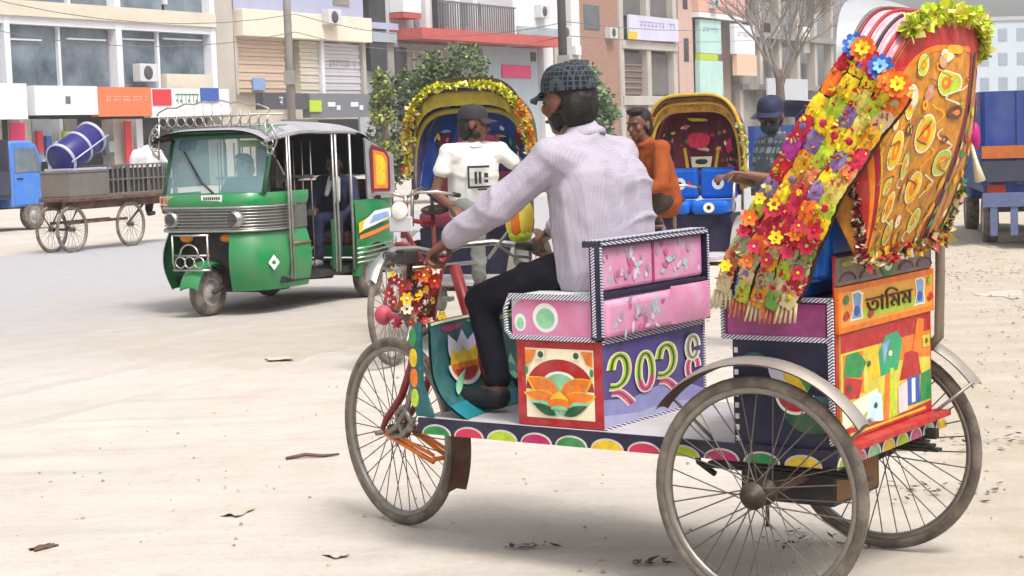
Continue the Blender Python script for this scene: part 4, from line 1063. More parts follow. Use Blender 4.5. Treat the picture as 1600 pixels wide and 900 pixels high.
for i in range(5):
    st2 = empty('garland', (0,0,0), 0, hero)
    W = .030
    mb = MB()
    def strip(u, v):
        p = gpath(i, u); d = (gpath(i, min(1,u+.02)) - gpath(i, max(0,u-.02))).normalized(); sd_ = d.cross(V((0,1,0))).normalized()
        return p + sd_*(v-.5)*2*W + V((0, .006*math.cos((v-.5)*3), 0))
    mb.grid(strip, 40, 4, 0, flip=True); mb.grid(lambda u, v: strip(u, v) - V((0,.004,0)), 40, 4, 0)
    mb.build('ribbon', mat('dark_braid','',0), st2)
    sq = []
    for c_ in seqs[i]: sq += [c_] if random.random() < .7 or len(sq) < 2 else [c_, random.choice(('rust','lime','crimson','gold','purple','green'))]
    n = len(sq)
    for k in range(n):
        t = (k+.5)/n; c = strip(t, .5); d = (gpath(i, min(1,t+.02)) - gpath(i, max(0,t-.02))).normalized(); sd_ = d.cross(V((0,1,0))).normalized()
        m = cl[sq[k]]; h = .85/n*.56; w = W*random.uniform(.80,.98)
        mb = MB()
        def pat(u, v):
            bu = math.sin(math.pi*u)*math.sin(math.pi*v)
            return c + d*(u-.5)*2*h + sd_*(v-.5)*2*w*(.82+.18*math.sin(math.pi*u)) + V((0,.004+.009*math.sin(math.pi*min(1,max(0,v)))**.6+.003*math.sin(math.pi*u)+.004*noise.noise(V((u*4+k, v*4+i*3, 1.0))),0)) + sd_*.004*noise.noise(V((u*5+k*2, i*4.0, 0))) + d*.005*noise.noise(V((v*6, k*3.0, i)))
        mb.grid(pat, 7, 7, 0, flip=True)
        if (k*7+i*3) % 3 == 0: mb.ell(c + V((0,.016,0)), (w*.45,.004,w*.45), 10, 5, 1)
        mb.build('cloth_patch', [m, random.choice((cl['crimson'], cl['yellow'], cl['cream'], cl['purple']))], st2)
    up_ = [cl[q] for q in ('yellow','red','lime','orange','lemon','crimson')]; lo_ = [cl[q] for q in ('cream','red','pale','rust','crimson')]
    tinsel('frill', [gpath(i, .02+.6*q/14) + V((0,.012,0)) for q in range(15)], .024, 230, up_, st2, .02); tinsel('frill', [gpath(i, .62+.37*q/10) + V((0,.012,0)) for q in range(11)], .026, 170, lo_, st2, .02)
    mb = MB()
    e = strip(1, .5); dd = (gpath(i,1)-gpath(i,.95)).normalized()
    for k in range(5): mb.tube([e + V((.012*(k-2),0,0)), e + V((.012*(k-2)*1.2,.004*k,-.04)) + dd*.02], [.006,.004], 5)
    mb.build('tassel', cl['rust'] if i % 2 else cl['cream'], st2)
# flower rosettes along the shoulder and at the knee of the garlands
for k, (u, n, c2) in enumerate(((0,'blue','sky'),(.18,'orange','yellow'),(.45,'red','crimson'),(.6,'blue','sky'),(.82,'orange','gold'),(1,'orange','yellow'))):
    p = GA[0].lerp(GA[4], u) + V((.0,.028,.008 + .012*(k % 2))); flower(hero, p, .038, cl[n], cl[c2], 'rosette', 9, V((-.35,1,.25))); flower(hero, p + V((-.004,.012,.004)), .022, cl[c2], cl[n], 'rosette', 7, V((-.35,1,.25)))
random.seed(4)
for k in range(17):
    i = k % 5; t = random.uniform(.56,.70) if k < 10 else random.uniform(.72,.9); p = gpath(i, t) + V((0,.035,0))
    flower(hero, p, random.uniform(.018,.03), cl[random.choice(('red','orange','crimson','yellow','red'))], cl[random.choice(('yellow','cream','crimson'))], 'rosette', 6, V((-.3,1,.2)))
# the steered parts belong to the rickshaw directly
for ch in list(fw.children):
    l = Matrix.Rotation(st, 3, 'Z') @ ch.location
    ch.parent = hero; ch.location = (l.x + FX, l.y, l.z); ch.rotation_euler = (0, 0, st)
bpy.data.objects.remove(fw)

# ================================================================ PEOPLE
def hand(mb, wrist, d, palm_n, curl=1.0, side=1, sc=1.0):
    """palm and five fingers; d = direction the hand points, palm_n = where the palm faces"""
    d = V(d).normalized(); pn = V(palm_n); pn = (pn - d*pn.dot(d)).normalized(); s = d.cross(pn) * side
    w = V(wrist)
    k0 = w + d*.075*sc
    for q in (-.026, -.009, .009, .026): mb.cap(w + d*.015 + s*q*.7, k0 + s*q, .015*sc, .013*sc, n=8)
    for q, L in ((-.030, .062), (-.011, .074), (.010, .070), (.029, .056)):
        a = k0 + s*q; ang = 0; dirn = d
        for seg, ln in ((0, .45), (1, .33), (2, .28)):
            ang += curl * (.55, .8, .7)[seg]
            dirn = d*math.cos(ang) + pn*math.sin(ang)
            b = a + dirn*L*ln*sc
            mb.cap(a, b, .0098*sc, .0088*sc, n=8); a = b
    th = w + d*.022 - s*.028
    t1 = th + (d*.6 - s*.55 + pn*.45).normalized()*.038*sc; t2 = t1 + (d*.5 + pn*.8 + s*.15*curl).normalized()*.032*sc
    mb.cap(th, t1, .0125*sc, .011*sc, n=8); mb.cap(t1, t2, .011*sc, .009*sc, n=8)
def head(mb, c, fwd, up, sc=1.0):
    f = V(fwd).normalized(); u = V(up); u = (u - f*u.dot(f)).normalized(); l = u.cross(f)
    M = Matrix((f, l, u)).transposed()
    def P(x, y, z): return V(c) + (f*x + l*y + u*z)*sc
    mb.ell(P(-.008,0,.03), (.095*sc,.077*sc,.092*sc), 16, 12, M=M)
    mb.ell(P(.022,0,-.045), (.066*sc,.056*sc,.07*sc), 14, 10, M=M)
    mb.ell(P(.055,0,-.09), (.026*sc,.03*sc,.022*sc), 10, 8, M=M)
    mb.cap(P(.083,0,.0), P(.102,0,-.032), .009*sc, .015*sc, n=8)
    mb.cap(P(.080,-.03,.022), P(.080,.03,.022), .012*sc, .012*sc, n=8)
    mb.cap(P(.082,-.018,-.062), P(.082,.018,-.062), .0095*sc, .0095*sc, n=8)
    for s in (-1, 1):
        mb.ell(P(-.008,s*.078,-.008), (.02*sc,.009*sc,.032*sc), 8, 8, M=M)
        mb.ell(P(.062,s*.045,-.02), (.022*sc,.02*sc,.022*sc), 8, 6, M=M)
    return P, M
def folds(sc, amp, seed):
    def f(p):
        q = p*sc + V((seed, seed*2, 0))
        w = 2.6*noise.noise(q*.3); w2 = 2.2*noise.noise(q*.33 + V((9,4,2)))
        m1 = max(0, .25 + noise.noise(q*.22 + V((3,1,7)))*1.6); m2 = max(0, .2 + noise.noise(q*.24 - V((5,8,1)))*1.6)
        s1 = 1 - abs(math.sin(q.z*1.15 + q.x*.75 + q.y*.3 + w)); s2 = 1 - abs(math.sin(q.z*.9 - q.x*1.0 + q.y*.7 + w2))
        return amp*(1.5*m1*s1**3 + 1.5*m2*s2**3 + .35*noise.noise(q*1.8) - .35)
    return f
def person(label, root, J, skin, shirt, trousers, hat=None, hairm=None, shoes=None, sleeve='long', voxel=.011, hands=None, group=None, headdir=(1,0,0), headup=(0,0,1), build_=1.0, seed=1.0, grip=False, mask=None, legs=True, beard=False, hem=.03, thigh=.096):
    """J: joints in the frame of root (loc, rz): hip centre, chest, neck, head, and sh/el/wr/hp/kn/an/to for l and r"""
    J = {k: V(v) for k, v in J.items()}
    b = build_
    mb = MB()
    mb.cap(J['pelvis'], J['chest'], .095*b, .095*b); mb.cap(J['chest'], J['neck'] - V((0,0,.03)), .085*b, .045*b); mb.cap(J['neck'], J['head'] - V((0,0,.06)), .052, .05)
    for s in 'lr':
        mb.cap(J['chest'] + (J[s+'sh']-J['chest'])*.4, J[s+'sh'], .07*b, .045*b)
        mb.cap(J[s+'sh'], J[s+'el'], .043*b, .037*b); mb.cap(J[s+'el'], J[s+'wr'], .037*b, .026*b)
        if legs:
            mb.cap(J[s+'hp'], J[s+'kn'], .075*b, .052*b); mb.cap(J[s+'kn'], J[s+'an'], .052*b, .036*b)
            mb.cap(J[s+'an'] - V((0,0,.02)), J[s+'to'], .036, .028)
        d = (J[s+'wr'] - J[s+'el']).normalized()
        hd_ = (hands or {}).get(s, (d, (0,0,-1), .7))
        hand(mb, J[s+'wr'], hd_[0], hd_[1], hd_[2], 1 if s == 'l' else -1)
    P, M = head(mb, J['head'], headdir, headup)
    o = put('person', blob(mb, min(voxel, .008), 2), None, root[0], root[1])
    o.data.materials.append(skin)
    tag(o, label, 'person', group)
    # shirt
    mb = MB()
    pel = J['pelvis']; ax = (J['chest'] - pel).normalized()
    lat = (J['lsh'] - J['rsh']).normalized()
    for q in (-.075, 0, .075):
        mb.cap(pel + lat*q*b - ax*hem, J['chest'] + lat*q*1.15*b, .122*b, .118*b)
    mb.cap(J['chest'], J['neck'] - ax*.01, .122*b, .072*b)
    for s in 'lr':
        mb.cap(J['chest'] + (J[s+'sh']-J['chest'])*.35, J[s+'sh'], .105*b, .072*b); mb.cap(J['neck'] - ax*.03, J[s+'sh'], .062*b, .068*b)
        e, w = J[s+'el'], J[s+'wr']
        if sleeve == 'long':
            mb.cap(J[s+'sh'], e, .068*b, .056*b); mb.cap(e, e.lerp(w, .9), .056*b, .041*b)
        else:
            mb.cap(J[s+'sh'], J[s+'sh'].lerp(e, .45), .064*b, .066*b)
    sh = put('shirt', blob(mb, voxel, 3, folds(11, .010 if voxel < .01 else .006, seed)), o); sh.data.materials.append(shirt)
    # collar
    mb = MB(); n = J['neck'] + ax*.03
    fx = V(headdir).normalized()
    ring = []
    for k in range(17):
        w = 2*math.pi*k/16; ring.append(n + V((math.cos(w)*.063, math.sin(w)*.063, -.02 - .022*math.cos(w))))
    mb.tube(ring, .012 if sleeve == 'long' else .007, 8, cap=False, sx=1.7); col = mb.build('collar', shirt, o)
    if legs:
        mb = MB()
        mb.cap(J['lhp'] + ax*.01, J['rhp'] + ax*.01, thigh*1.02*b, thigh*1.02*b); mb.cap(pel, pel + ax*.03, .095*b, .09*b)
        for s in 'lr':
            mb.cap(J[s+'hp'], J[s+'kn'], thigh*b, thigh*.72*b); mb.cap(J[s+'kn'], J[s+'an'] + V((0,0,.03)), thigh*.7*b, thigh*.55*b)
        t = put('trousers', blob(mb, voxel, 3, folds(11, .008, seed+3)), o); t.data.materials.append(trousers)
        if shoes:
            for s in 'lr':
                mb = MB(); mb.cap(J[s+'an'] - V((0,0,.035)), J[s+'to'] , .046, .036)
                x = put('shoe', blob(mb, .01, 2), o); x.data.materials.append(shoes)
    # eyes, hair, hat
    for s in (-1, 1): mb = MB(); mb.ell(P(.080, s*.031, .004), (.009,.013,.0055), 8, 6, 0, M); mb.ell(P(.0862, s*.031, .004), (.005,.006,.0052), 8, 6, 1, M); mb.build('eye', [mat('eye_white', '#57493f', .4), hair_m], o)
    mb = MB(); mb.cap(P(.09,-.02,-.062), P(.09,.02,-.062), .006, .006); mb.build('lips', mat('lip', '#6b3a34', .5), o)
    if hairm:
        mb = MB()
        hr = MB(); hr.ell(P(-.018,0,.048), (.094,.083,.085), 14, 10, M=M); hr.ell(P(-.05,0,-.02), (.064,.078,.09), 12, 10, M=M); hr.ell(P(.0,0,.0), (.05,.082,.05), 12, 8, M=M)
        if not hat: hr.ell(P(.03,0,.10), (.07,.066,.034), 12, 8, M=M)
        x = put('hair', blob(hr, .008, 2, folds(40, .004, seed)), o); x.data.materials.append(hairm)
        for s in (-1, 1): eb = MB(); eb.cap(P(.09, s*.018, .022), P(.082, s*.05, .024), .005, .004, n=6); eb.build('eyebrow', hairm, o)
    if hat:
        hm = MB()
        def dome(u, v):
            w = 2*math.pi*u; e = v*math.pi/2
            return P(-.008 + .105*math.cos(w)*math.cos(e)**.55, .089*math.sin(w)*math.cos(e)**.55, .035 + .098*math.sin(e)**.9)
        hm.grid(dome, 24, 10, 0)
        def brim(off):
            def f(u, v):
                w = R_(-58 + 116*u); rr = .095 + .075*v*math.cos(w)**.8
                return P(-.004 + rr*math.cos(w), .089*math.sin(w)/math.sin(R_(58))*.93, .037 - .016*v + off - .10*(math.sin(w)**2)*v*.3)
            return f
        hm.grid(brim(.004), 16, 5, 0); hm.grid(brim(-.003), 16, 5, 0, flip=True); hm.ell(P(-.008,0,.134), (.008,.008,.005), 8, 5, 0)
        hm.build('cap', hat, o)
    if beard:
        mm = MB(); mm.ell(P(.012,0,-.06), (.062,.066,.05), 14, 10, M=M); x = put('beard', blob(mm, .008, 1, folds(60, .003, seed)), o); x.data.materials.append(hair_m)
    if mask:
        mm = MB(); mm.ell(P(.062,0,-.055), (.052,.062,.052), 14, 10, M=M); mm.build('face_mask', mask, o)
    return o, P
def checked(name, base, line, s=55, w=.14, base2=None):
    m = bpy.data.materials.new(name); m.use_nodes = True; t = m.node_tree; N, Lk = t.nodes, t.links; p = N['Principled BSDF']; p.inputs['Roughness'].default_value = .8; p.inputs['Specular IOR Level'].default_value = .2
    tc = N.new('ShaderNodeTexCoord'); sx = N.new('ShaderNodeSeparateXYZ'); Lk.new(tc.outputs['Object'], sx.inputs[0])
    ms = []
    for ax in ('X', 'Y', 'Z'):
        a = N.new('ShaderNodeMath'); a.operation = 'MULTIPLY'; a.inputs[1].default_value = s; Lk.new(sx.outputs[ax], a.inputs[0])
        f = N.new('ShaderNodeMath'); f.operation = 'FRACT'; Lk.new(a.outputs[0], f.inputs[0])
        l = N.new('ShaderNodeMath'); l.operation = 'LESS_THAN'; l.inputs[1].default_value = w; Lk.new(f.outputs[0], l.inputs[0]); ms.append(l.outputs[0])
    q = ms[0]
    for r_ in ms[1:]:
        a = N.new('ShaderNodeMath'); a.operation = 'MAXIMUM'; Lk.new(q, a.inputs[0]); Lk.new(r_, a.inputs[1]); q = a.outputs[0]
    a = N.new('ShaderNodeMath'); a.operation = 'MULTIPLY'; a.inputs[1].default_value = .7; Lk.new(q, a.inputs[0]); q = a.outputs[0]
    x = N.new('ShaderNodeMix'); x.data_type = 'RGBA'; Lk.new(q, x.inputs[0]); x.inputs[6].default_value = (*lin(base), 1); x.inputs[7].default_value = (*lin(line), 1)
    Lk.new(x.outputs[2], p.inputs['Base Color']); return m
mauve = checked('mauve_shirt', '#a8a0ab', '#968e9b', 120, .3); check_cap = checked('checked_cap', '#1a1d22', '#4a5158', 58, .22)
navy_t = mat('navy_trousers', '#16141f', .8, 0, .25, 20, .3, 30, spec=.2); skin2 = mat('skin_dark', '#6d4838', .5, 0, .15, 12); 
DJ = dict(pelvis=(.80,0,1.02), chest=(.825,-.01,1.26), neck=(.875,0,1.425), head=(.935,.0,1.555),
    lsh=(.885,.185,1.365), lel=(1.045,.275,1.205), lwr=(1.255,.285,1.09), rsh=(.845,-.175,1.36), rel=(1.0,-.28,1.2), rwr=(1.22,-.30,1.09),
    lhp=(.87,.10,.985), lkn=(1.225,.15,.875), lan=(1.16,.155,.575), lto=(1.31,.17,.525), rhp=(.87,-.10,.985), rkn=(1.22,-.15,.88), ran=(1.17,-.15,.575), rto=(1.32,-.17,.525))
person('driver seen from behind in mauve long-sleeved shirt and dark checked cap, gripping the handlebar', (hero_o, hero_rz), DJ, skin_m, mauve, navy_t, hat=check_cap, hairm=hair_m, shoes=mat('dark_shoe', '#1b1b1e', .6), voxel=.0075,
    hands={'l': ((.75,.05,-.45), (-.5,-.1,-.8), 1.25), 'r': ((.75,-.05,-.45), (-.5,.1,-.8), 1.25)}, headdir=(1,-.2,-.06), headup=(.1,0,1), build_=1.08, seed=2.0, beard=True, hem=.045, thigh=.08)

# ================================================================ THE TWO OTHER CYCLE RICKSHAWS
def std_rickshaw(name_label, loc, rz, pal, sc=1.0):
    o = tag(empty('cycle_rickshaw', loc, rz), name_label, 'rickshaw'); o.scale = (sc,)*3
    FXx = 1.48
    wheel(o, (FXx, 0, .355)); wheel(o, (0, .43, .355), hubr=.042, hubw=.09, key='rear'); wheel(o, (0, -.43, .355), hubr=.042, hubw=.09, key='rear')
    mb = MB(); mb.tube([(0,-.43,.355),(0,.43,.355)], .018, 8); mb.build('rear_axle', brown_p, o)
    mb = MB(); mb.box((-.25,-.36,.44), (.75,.36,.47)); mb.build('deck', deck_m, o, .004)
    mb = MB(); mb.box((-.24,-.35,.47), (.14,.35,.80)); mb.build('seat_box', pal['box'], o)
    mb = MB(); mb.box((-.16,-.34,.80), (.2,-.008,.92)); mb.build('seat_cushion', pal['seat'], o, .04, 3)
    mb = MB(); mb.box((-.16,.008,.80), (.2,.34,.92)); c2 = mb.build('seat_cushion', pal['seat'], o, .04, 3)
    for y0, y1 in ((-.34,-.008), (.008,.34)):
        mb = MB(); mb.box((-.24, y0, .92), (-.15, y1, 1.2)); b = mb.build('backrest', pal['seat'], o, .035, 3)
        if pal.get('dots'):
            a = Art(lambda u, v, h: V((-.149+h, u, v))); a(ngon((y0+y1)/2, 1.06, .055, .055, 14), white_p)(ngon((y0+y1)/2, 1.06, .02, .02, 8), navy_p); a.done('painted_dot', b)
    if pal.get('dots'):
        for yy in (-.17, .17):
            a = Art(lambda u, v, h: V((.201+h, u, v))); a(ngon(yy, .86, .05, .045, 14), cream_p)(ngon(yy, .86, .02, .02, 8), navy_p); a.done('painted_dot', c2)
    for s in (-1, 1):
        mb = MB(); mb.tube([(-.2,s*.38,.82),(-.18,s*.39,1.06),(.0,s*.39,1.08),(.16,s*.39,1.06),(.2,s*.385,.82)], .014, 8); mb.build('arm_rail', pal['rail'], o)
        mb = MB(); mb.grid(lambda u, v: V((.425*math.cos(R_(20+140*u)), s*.43+(v-.5)*.08, .355+.425*math.sin(R_(20+140*u)))), 20, 3); mb.build('mudguard', [guard_m], o)
    mb = MB()
    mb.tube([(.0,0,.44),(.5,0,.42),(.78,0,.5),(1.25,0,.86)], .018, 8); mb.tube([(.72,0,.5),(.74,0,.93)], .016, 8); mb.tube([(.74,0,.86),(1.22,0,.92)], .016, 8); mb.tube([(1.25,0,.80),(1.20,0,1.02)], .022, 8)
    mb.build('frame', pal['frame'], o)
    mb = MB(); mb.ell((.70,0,.955), (.13,.09,.035)); mb.ell((.80,0,.955), (.09,.045,.03)); mb.build('saddle', mat('saddle_leather', '#3a2a22', .5, 0, .2), o)
    mb = MB(); mb.tube([(.74,-.13,.36),(.74,.13,.36)], .012, 6); mb.lathe([(.001,-.01),(.09,-.01),(.09,.01),(.001,.01)], 18, 0, Matrix.Translation((.74,.04,.36))); mb.cbox((.86,.13,.36),(.09,.07,.02)); mb.cbox((.62,-.13,.36),(.09,.07,.02)); mb.tube([(.74,.1,.36),(.86,.1,.36)], .009, 6); mb.tube([(.74,-.1,.36),(.62,-.1,.36)], .009, 6); mb.build('pedals', steel, o)
    mb = MB()
    for s in (-1, 1): mb.tube([(1.27,s*.05,.76),(1.36,s*.05,.55),(FXx-.01,s*.052,.40),(FXx,s*.052,.355)], [.014,.014,.012,.01], 8)
    mb.tube([(1.27,-.05,.76),(1.27,.05,.76)], .016, 8); mb.build('fork', pal['frame'], o)
    mb = MB(); mb.grid(lambda u, v: V((FXx+.385*math.cos(R_(35+130*u)), (v-.5)*.075, .355+.385*math.sin(R_(35+130*u))-.02*(2*v-1)**2)), 20, 4); mb.build('mudguard', [chrome], o)
    mb = MB()
    for s in (-1, 1): mb.tube([(1.19,0,1.06),(1.21,s*.09,1.09),(1.18,s*.22,1.09),(1.08,s*.28,1.07),(1.0,s*.285,1.06)], .011, 8)
    mb.tube([(1.2,0,1.0),(1.19,0,1.07)], .015, 8); mb.build('handlebar', chrome, o)
    for s in (-1, 1): mb = MB(); mb.tube([(1.07,s*.28,1.07),(.97,s*.287,1.058)], .016, 8); mb.build('grip', black, o)
    mb = MB(); mb.lathe([(.001,-.07),(.03,-.06),(.055,-.01),(.058,0),(.05,.005),(.001,.01)], 16, 0, Matrix.Translation((1.30,0,.98)) @ Matrix.Rotation(R_(-90), 4, 'Z')); mb.box((1.2,-.02,.96),(1.28,.02,.99)); mb.build('headlamp', white_p, o)
    mb = MB(); mb.box((1.27,-.08,.84),(1.29,.08,.94)); mb.build('front_plate', pal['plate'], o, .008)
    # hood
    Hd = Hood(-.02, .93, pal['hw'], pal['R'], .5, .6)
    t0, t1 = pal['t']
    hc = cover(Hd, t0, t1, 5, [pal['cover'], pal['lining']], o, nph=40)
    for k in range(6):
        mb = MB(); mb.tube(Hd.bow(t0 + (t1-t0)*k/5, 30, -.012), .006, 6); mb.build('bow', pal['bow'], hc)
    # lining at the back, with painted decoration
    def bk(u, v, off=0):
        ph = .06 + (math.pi-.12)*u; top = Hd.P(t1, ph, -.02); base = V((-.26, .36*math.cos(math.pi*u), .95))
        return top.lerp(base, v) + V((off, 0, 0))
    mb = MB(); mb.grid(lambda u, v: bk(u, v), 26, 12, 0); mb.grid(lambda u, v: bk(u, v, -.012), 26, 12, 1, flip=True); bkp = mb.build('back_curtain', [pal['lining'], pal['cover']], o)
    pal['art'](Art(lambda u, v, h: bk(u, v, .004+h), .002), bkp, Hd, t0, t1, o)
    return o, Hd
def art2(a, bkp, Hd, t0, t1, o):
    for u in (.24, .76):
        for k in range(5): a(petal(u, .62, .16, .04, -math.pi/2 + (k-2)*.5), mat('lavender_white', '', 0) if k % 2 else pink_p)
        a(ngon(u, .64, .1, .07, 14), pink_p); a(ngon(u,.8,.16,.06,14), teal_p); a(petal(u,.85,.14,.03,.4), green_p); a(petal(u,.85,.14,.03,2.7), green_p)
    for u in (.3, .7): a(ngon(u,.3,.06,.07,12), mat('dusky_red', '#6a2030', .6)); a(petal(u,.36,.12,.03,.9), dgreen_p)
    for k in range(40): u, v = .1+.8*((k*.618)%1), .12+.8*((k*.37)%1); a(petal(u, v, .05+.03*(k%3), .014, k*1.3), (pink_p, teal_p, sky_p, mat('lavender_white','',0), green_p, yellow_p)[k % 6])
    a(ngon(.5,.45,.1,.12,16), magenta_p)(ngon(.5,.45,.05,.06,12), cream_p)
    kind(a.done('painted_lotus', bkp), 'stuff')
    pts = Hd.bow(t0, 30, .03, a=.12, b=math.pi-.12)
    mb = MB(); mb.grid(lambda u, v: Hd.P(t0 + .05, .3 + (math.pi-.6)*u, .03 + .05*v*math.sin(math.pi*u)), 30, 2); mb.grid(lambda u, v: Hd.P(t0 + .06, .3 + (math.pi-.6)*u, .03 + .05*v*math.sin(math.pi*u)), 30, 2, flip=True); mb.build('dark_crest', mat('dark_olive_cover','',0), o)
    tinsel('yellow_garland', pts, .028, 1300, [mat('yellow_tinsel','',0), mat('mustard_tinsel','#a59a1c',.5,0,.2), mat('pale_tinsel','',0)], o, .04)
    tinsel('orange_garland', pts[:8], .045, 260, [cl['orange'], cl['cream'], cl['gold']], o, .05); tinsel('orange_garland', pts[-8:], .045, 200, [cl['orange'], cl['lime'], cl['cream']], o, .05)
    mb = MB(); mb.grid(lambda u, v: Hd.P(t0 + .03 + .01*math.sin(u*60), .25 + (math.pi-.5)*u, -.005, 1.0 - .13*v), 48, 4); mb.grid(lambda u, v: Hd.P(t0 + .04, .25 + (math.pi-.5)*u, -.005, 1.0 - .13*v), 48, 4, flip=True); mb.build('ruched_band', mat('mustard_satin', '#a8962a', .4, 0, .35, 18, .3, 50), o)
    mb = MB(); mb.tube(Hd.bow(t0 + .12, 30, .0, .82), .022, 8, sx=.5); mb.build('gold_band', mat('gold_cloth', '#9c8b2e', .5, 0, .3), o)
def art3(a, bkp, Hd, t0, t1, o):
    for k in range(7):
        u = .16 + .68*k/6; m = (magenta_p, black, mat('dusky_red','',0), yellow_p, mat('dusky_red','',0), black, magenta_p)[k] if k != 3 else mat('dusky_red','',0)
        a(rect(u-.045,.1,u+.045,.98), m)
    for u in (.42, .58): a(rect(u-.012,.45,u+.012,.99), yellow_p)
    for u, v, m in ((.27,.66,pink_p),(.5,.62,cream_p),(.73,.62,magenta_p),(.27,.85,orange_p),(.73,.86,red_p)): a(rect(u-.045,v-.06,u+.045,v+.06), m); a(ngon(u,v,.022,.03,10), navy_p)
    a(rect(.455,.72,.545,.98), conc)
    for k in range(44): u, v = .1+.8*((k*.618)%1), .12+.8*((k*.37)%1); a(ngon(u, v, .014, .022, 8) if k % 2 else petal(u, v, .06, .014, k*1.3), (pink_p, cl['crimson'], yellow_p, green_p, cream_p, orange_p)[k % 6])
    for u in (.3,.5,.7): a(ngon(u,.38,.035,.09,12), cl['crimson'])
    kind(a.done('painted_bands', bkp), 'stuff')
    mb = MB(); mb.grid(lambda u, v: Hd.P(t0 + .06, .15 + (math.pi-.3)*u, 0, .99 - .13*v), 48, 4); mb.grid(lambda u, v: Hd.P(t0 + .07, .15 + (math.pi-.3)*u, 0, .99 - .13*v), 48, 4, flip=True); mb.build('amber_rim', mat('amber_satin', '#b98a34', .4, 0, .4, 18, .3, 50, col2='#7a4a1c'), o)
    gm = mat('gold_plastic', '#c9a23c', .35, .1, .3, 8)
    for k, (off, kk, rr) in enumerate(((.02,1.0,.016),(-.01,.95,.014),(-.03,.90,.016))):
        mb = MB(); mb.tube(Hd.bow(t0 + .05*k, 34, off, kk), rr, 8); mb.build('gold_piping', gm, o)
    mb = MB(); mb.grid(lambda u, v: Hd.P(t0 + .02 + .12*v, .15 + (math.pi-.3)*u, .024), 30, 3); mb.build('gold_band', mat('amber_band', '#b07a22', .4, 0, .3, 12), o)
    tinsel('fringe', Hd.bow(t0, 20, .03, a=.05, b=.6), .03, 150, [cl['cream'], cl['lime'], cl['pale']], o, .04); tinsel('fringe', Hd.bow(t0, 20, .03, a=math.pi-.8, b=math.pi-.05), .03, 170, [cl['yellow'], cl['pale'], cl['orange']], o, .04)
def face_rz(dx, dy): return math.atan2(dy, dx)
maroon_seat = mat('maroon_vinyl', '#6e2138', .35, 0, .25, 5); 
pal2 = dict(box=navy_p, seat=maroon_seat, rail=steel, frame=mat('maroon_enamel','',0), plate=mat('grey_plate', '#b9b6bb', .5), hw=.45, R=.85, t=(R_(-8), R_(22)), cover=mat('dark_olive_cover', '#4a4526', .5, 0, .3), lining=mat('navy_lining', '#3a5cb8', .5, 0, .35, 5, col2='#24407e'), bow=brown_p, art=art2)
h2 = (-math.sin(R_(20)), -math.cos(R_(20)))
r2c = V((-.77, 11.34, .005)) - V((h2[0], h2[1], 0))*1.48
std_rickshaw('rickshaw facing the camera with a yellow tinsel arch and dark blue lining', r2c, face_rz(*h2), pal2)
pal3 = dict(box=navy_p, seat=blue_seat, rail=chrome, frame=brown_p, plate=white_p, hw=.44, R=.90, t=(R_(-4), R_(22)), cover=mat('dark_brown_cover', '#4e3a2a', .5, 0, .3), lining=mat('maroon_lining', '#8a2a48', .5, 0, .4), bow=brown_p, art=art3, dots=True)
h3 = (-math.sin(R_(20)), -math.cos(R_(20)))
std_rickshaw('rickshaw with gold arched hood, maroon lining and bright blue seats', (1.53, 14.7, .005), face_rz(*h3), pal3, .93)
# man in white t-shirt sitting on the second rickshaw's saddle
white_tee = mat('white_tee', '#cfcdc9', .85, 0, .1, 30, .15, 16, spec=.2); dcap = mat('charcoal_cap', '#2a262b', .8, 0, .2, 30)
sx, sy = at(738, 300, 12.05).x, 12.05
TJ = dict(pelvis=(0,0,.99), chest=(.03,0,1.25), neck=(.04,0,1.39), head=(.06,0,1.525), lsh=(.05,.19,1.345), rsh=(.05,-.19,1.345),
    rel=(.04,-.29,1.08), rwr=(.24,-.25,.985), lel=(.14,.34,1.17), lwr=(.33,.36,1.25), lhp=(.02,.1,.97), rhp=(.02,-.1,.97), lkn=(.43,.14,.93), rkn=(.43,-.16,.92), lan=(.42,.16,.5), ran=(.42,-.16,.5), lto=(.56,.18,.46), rto=(.56,-.18,.46))
trz = face_rz(.42, -.9)
tee, P = person('man in white printed t-shirt and dark cap looking to the right', ((sx, sy, .0), trz), TJ, skin2, white_tee, mat('grey_cloth', '#6d706a', .85, 0, .2, 10), hat=dcap, hairm=hair_m, sleeve='short', voxel=.011, headdir=(.45,.88,-.05), seed=5, shoes=black, build_=.9, beard=True)
a = Art(lambda u, v, h: V((.158 + h - .25*(abs(u)-.0)**2, u, v)), .002)
for q in (rect(-.10,1.10,-.085,1.25), rect(-.10,1.235,.06,1.25), rect(-.10,1.10,.10,1.115), rect(-.05,1.13,-.03,1.21), rect(-.02,1.13,.0,1.21), rect(.02,1.135,.05,1.155), rect(.02,1.17,.05,1.2), rect(-.03,1.085,.04,1.098)): a(q, dcap, False)
a.h = .003
a.done('shirt_print', tee)
# man in orange shirt on the third rickshaw
OJ = dict(pelvis=(0,0,.95), chest=(.07,0,1.20), neck=(.11,0,1.35), head=(.16,0,1.485), lsh=(.10,.18,1.31), rsh=(.10,-.18,1.31),
    lel=(.17,.27,1.05), lwr=(.36,.20,1.0), rel=(.2,-.25,1.06), rwr=(.40,-.16,1.02), lhp=(.02,.1,.93), rhp=(.02,-.1,.93), lkn=(.42,.13,.88), rkn=(.42,-.13,.88), lan=(.38,.13,.46), ran=(.38,-.13,.46), lto=(.52,.14,.42), rto=(.52,-.14,.42))
ox = at(1030, 300, 13.1).x
person('man in orange shirt with short dark hair turned towards the driver', ((ox, 13.1, .0), face_rz(-.86, -.5)), OJ, skin2, mat('orange_shirt', '#94481f', .8, 0, .25, 20, .2, 18, spec=.2), mat('brown_trousers', '#3a2823', .85), hairm=hair_m, sleeve='long', headdir=(.95,.25,-.08), seed=8, shoes=black)
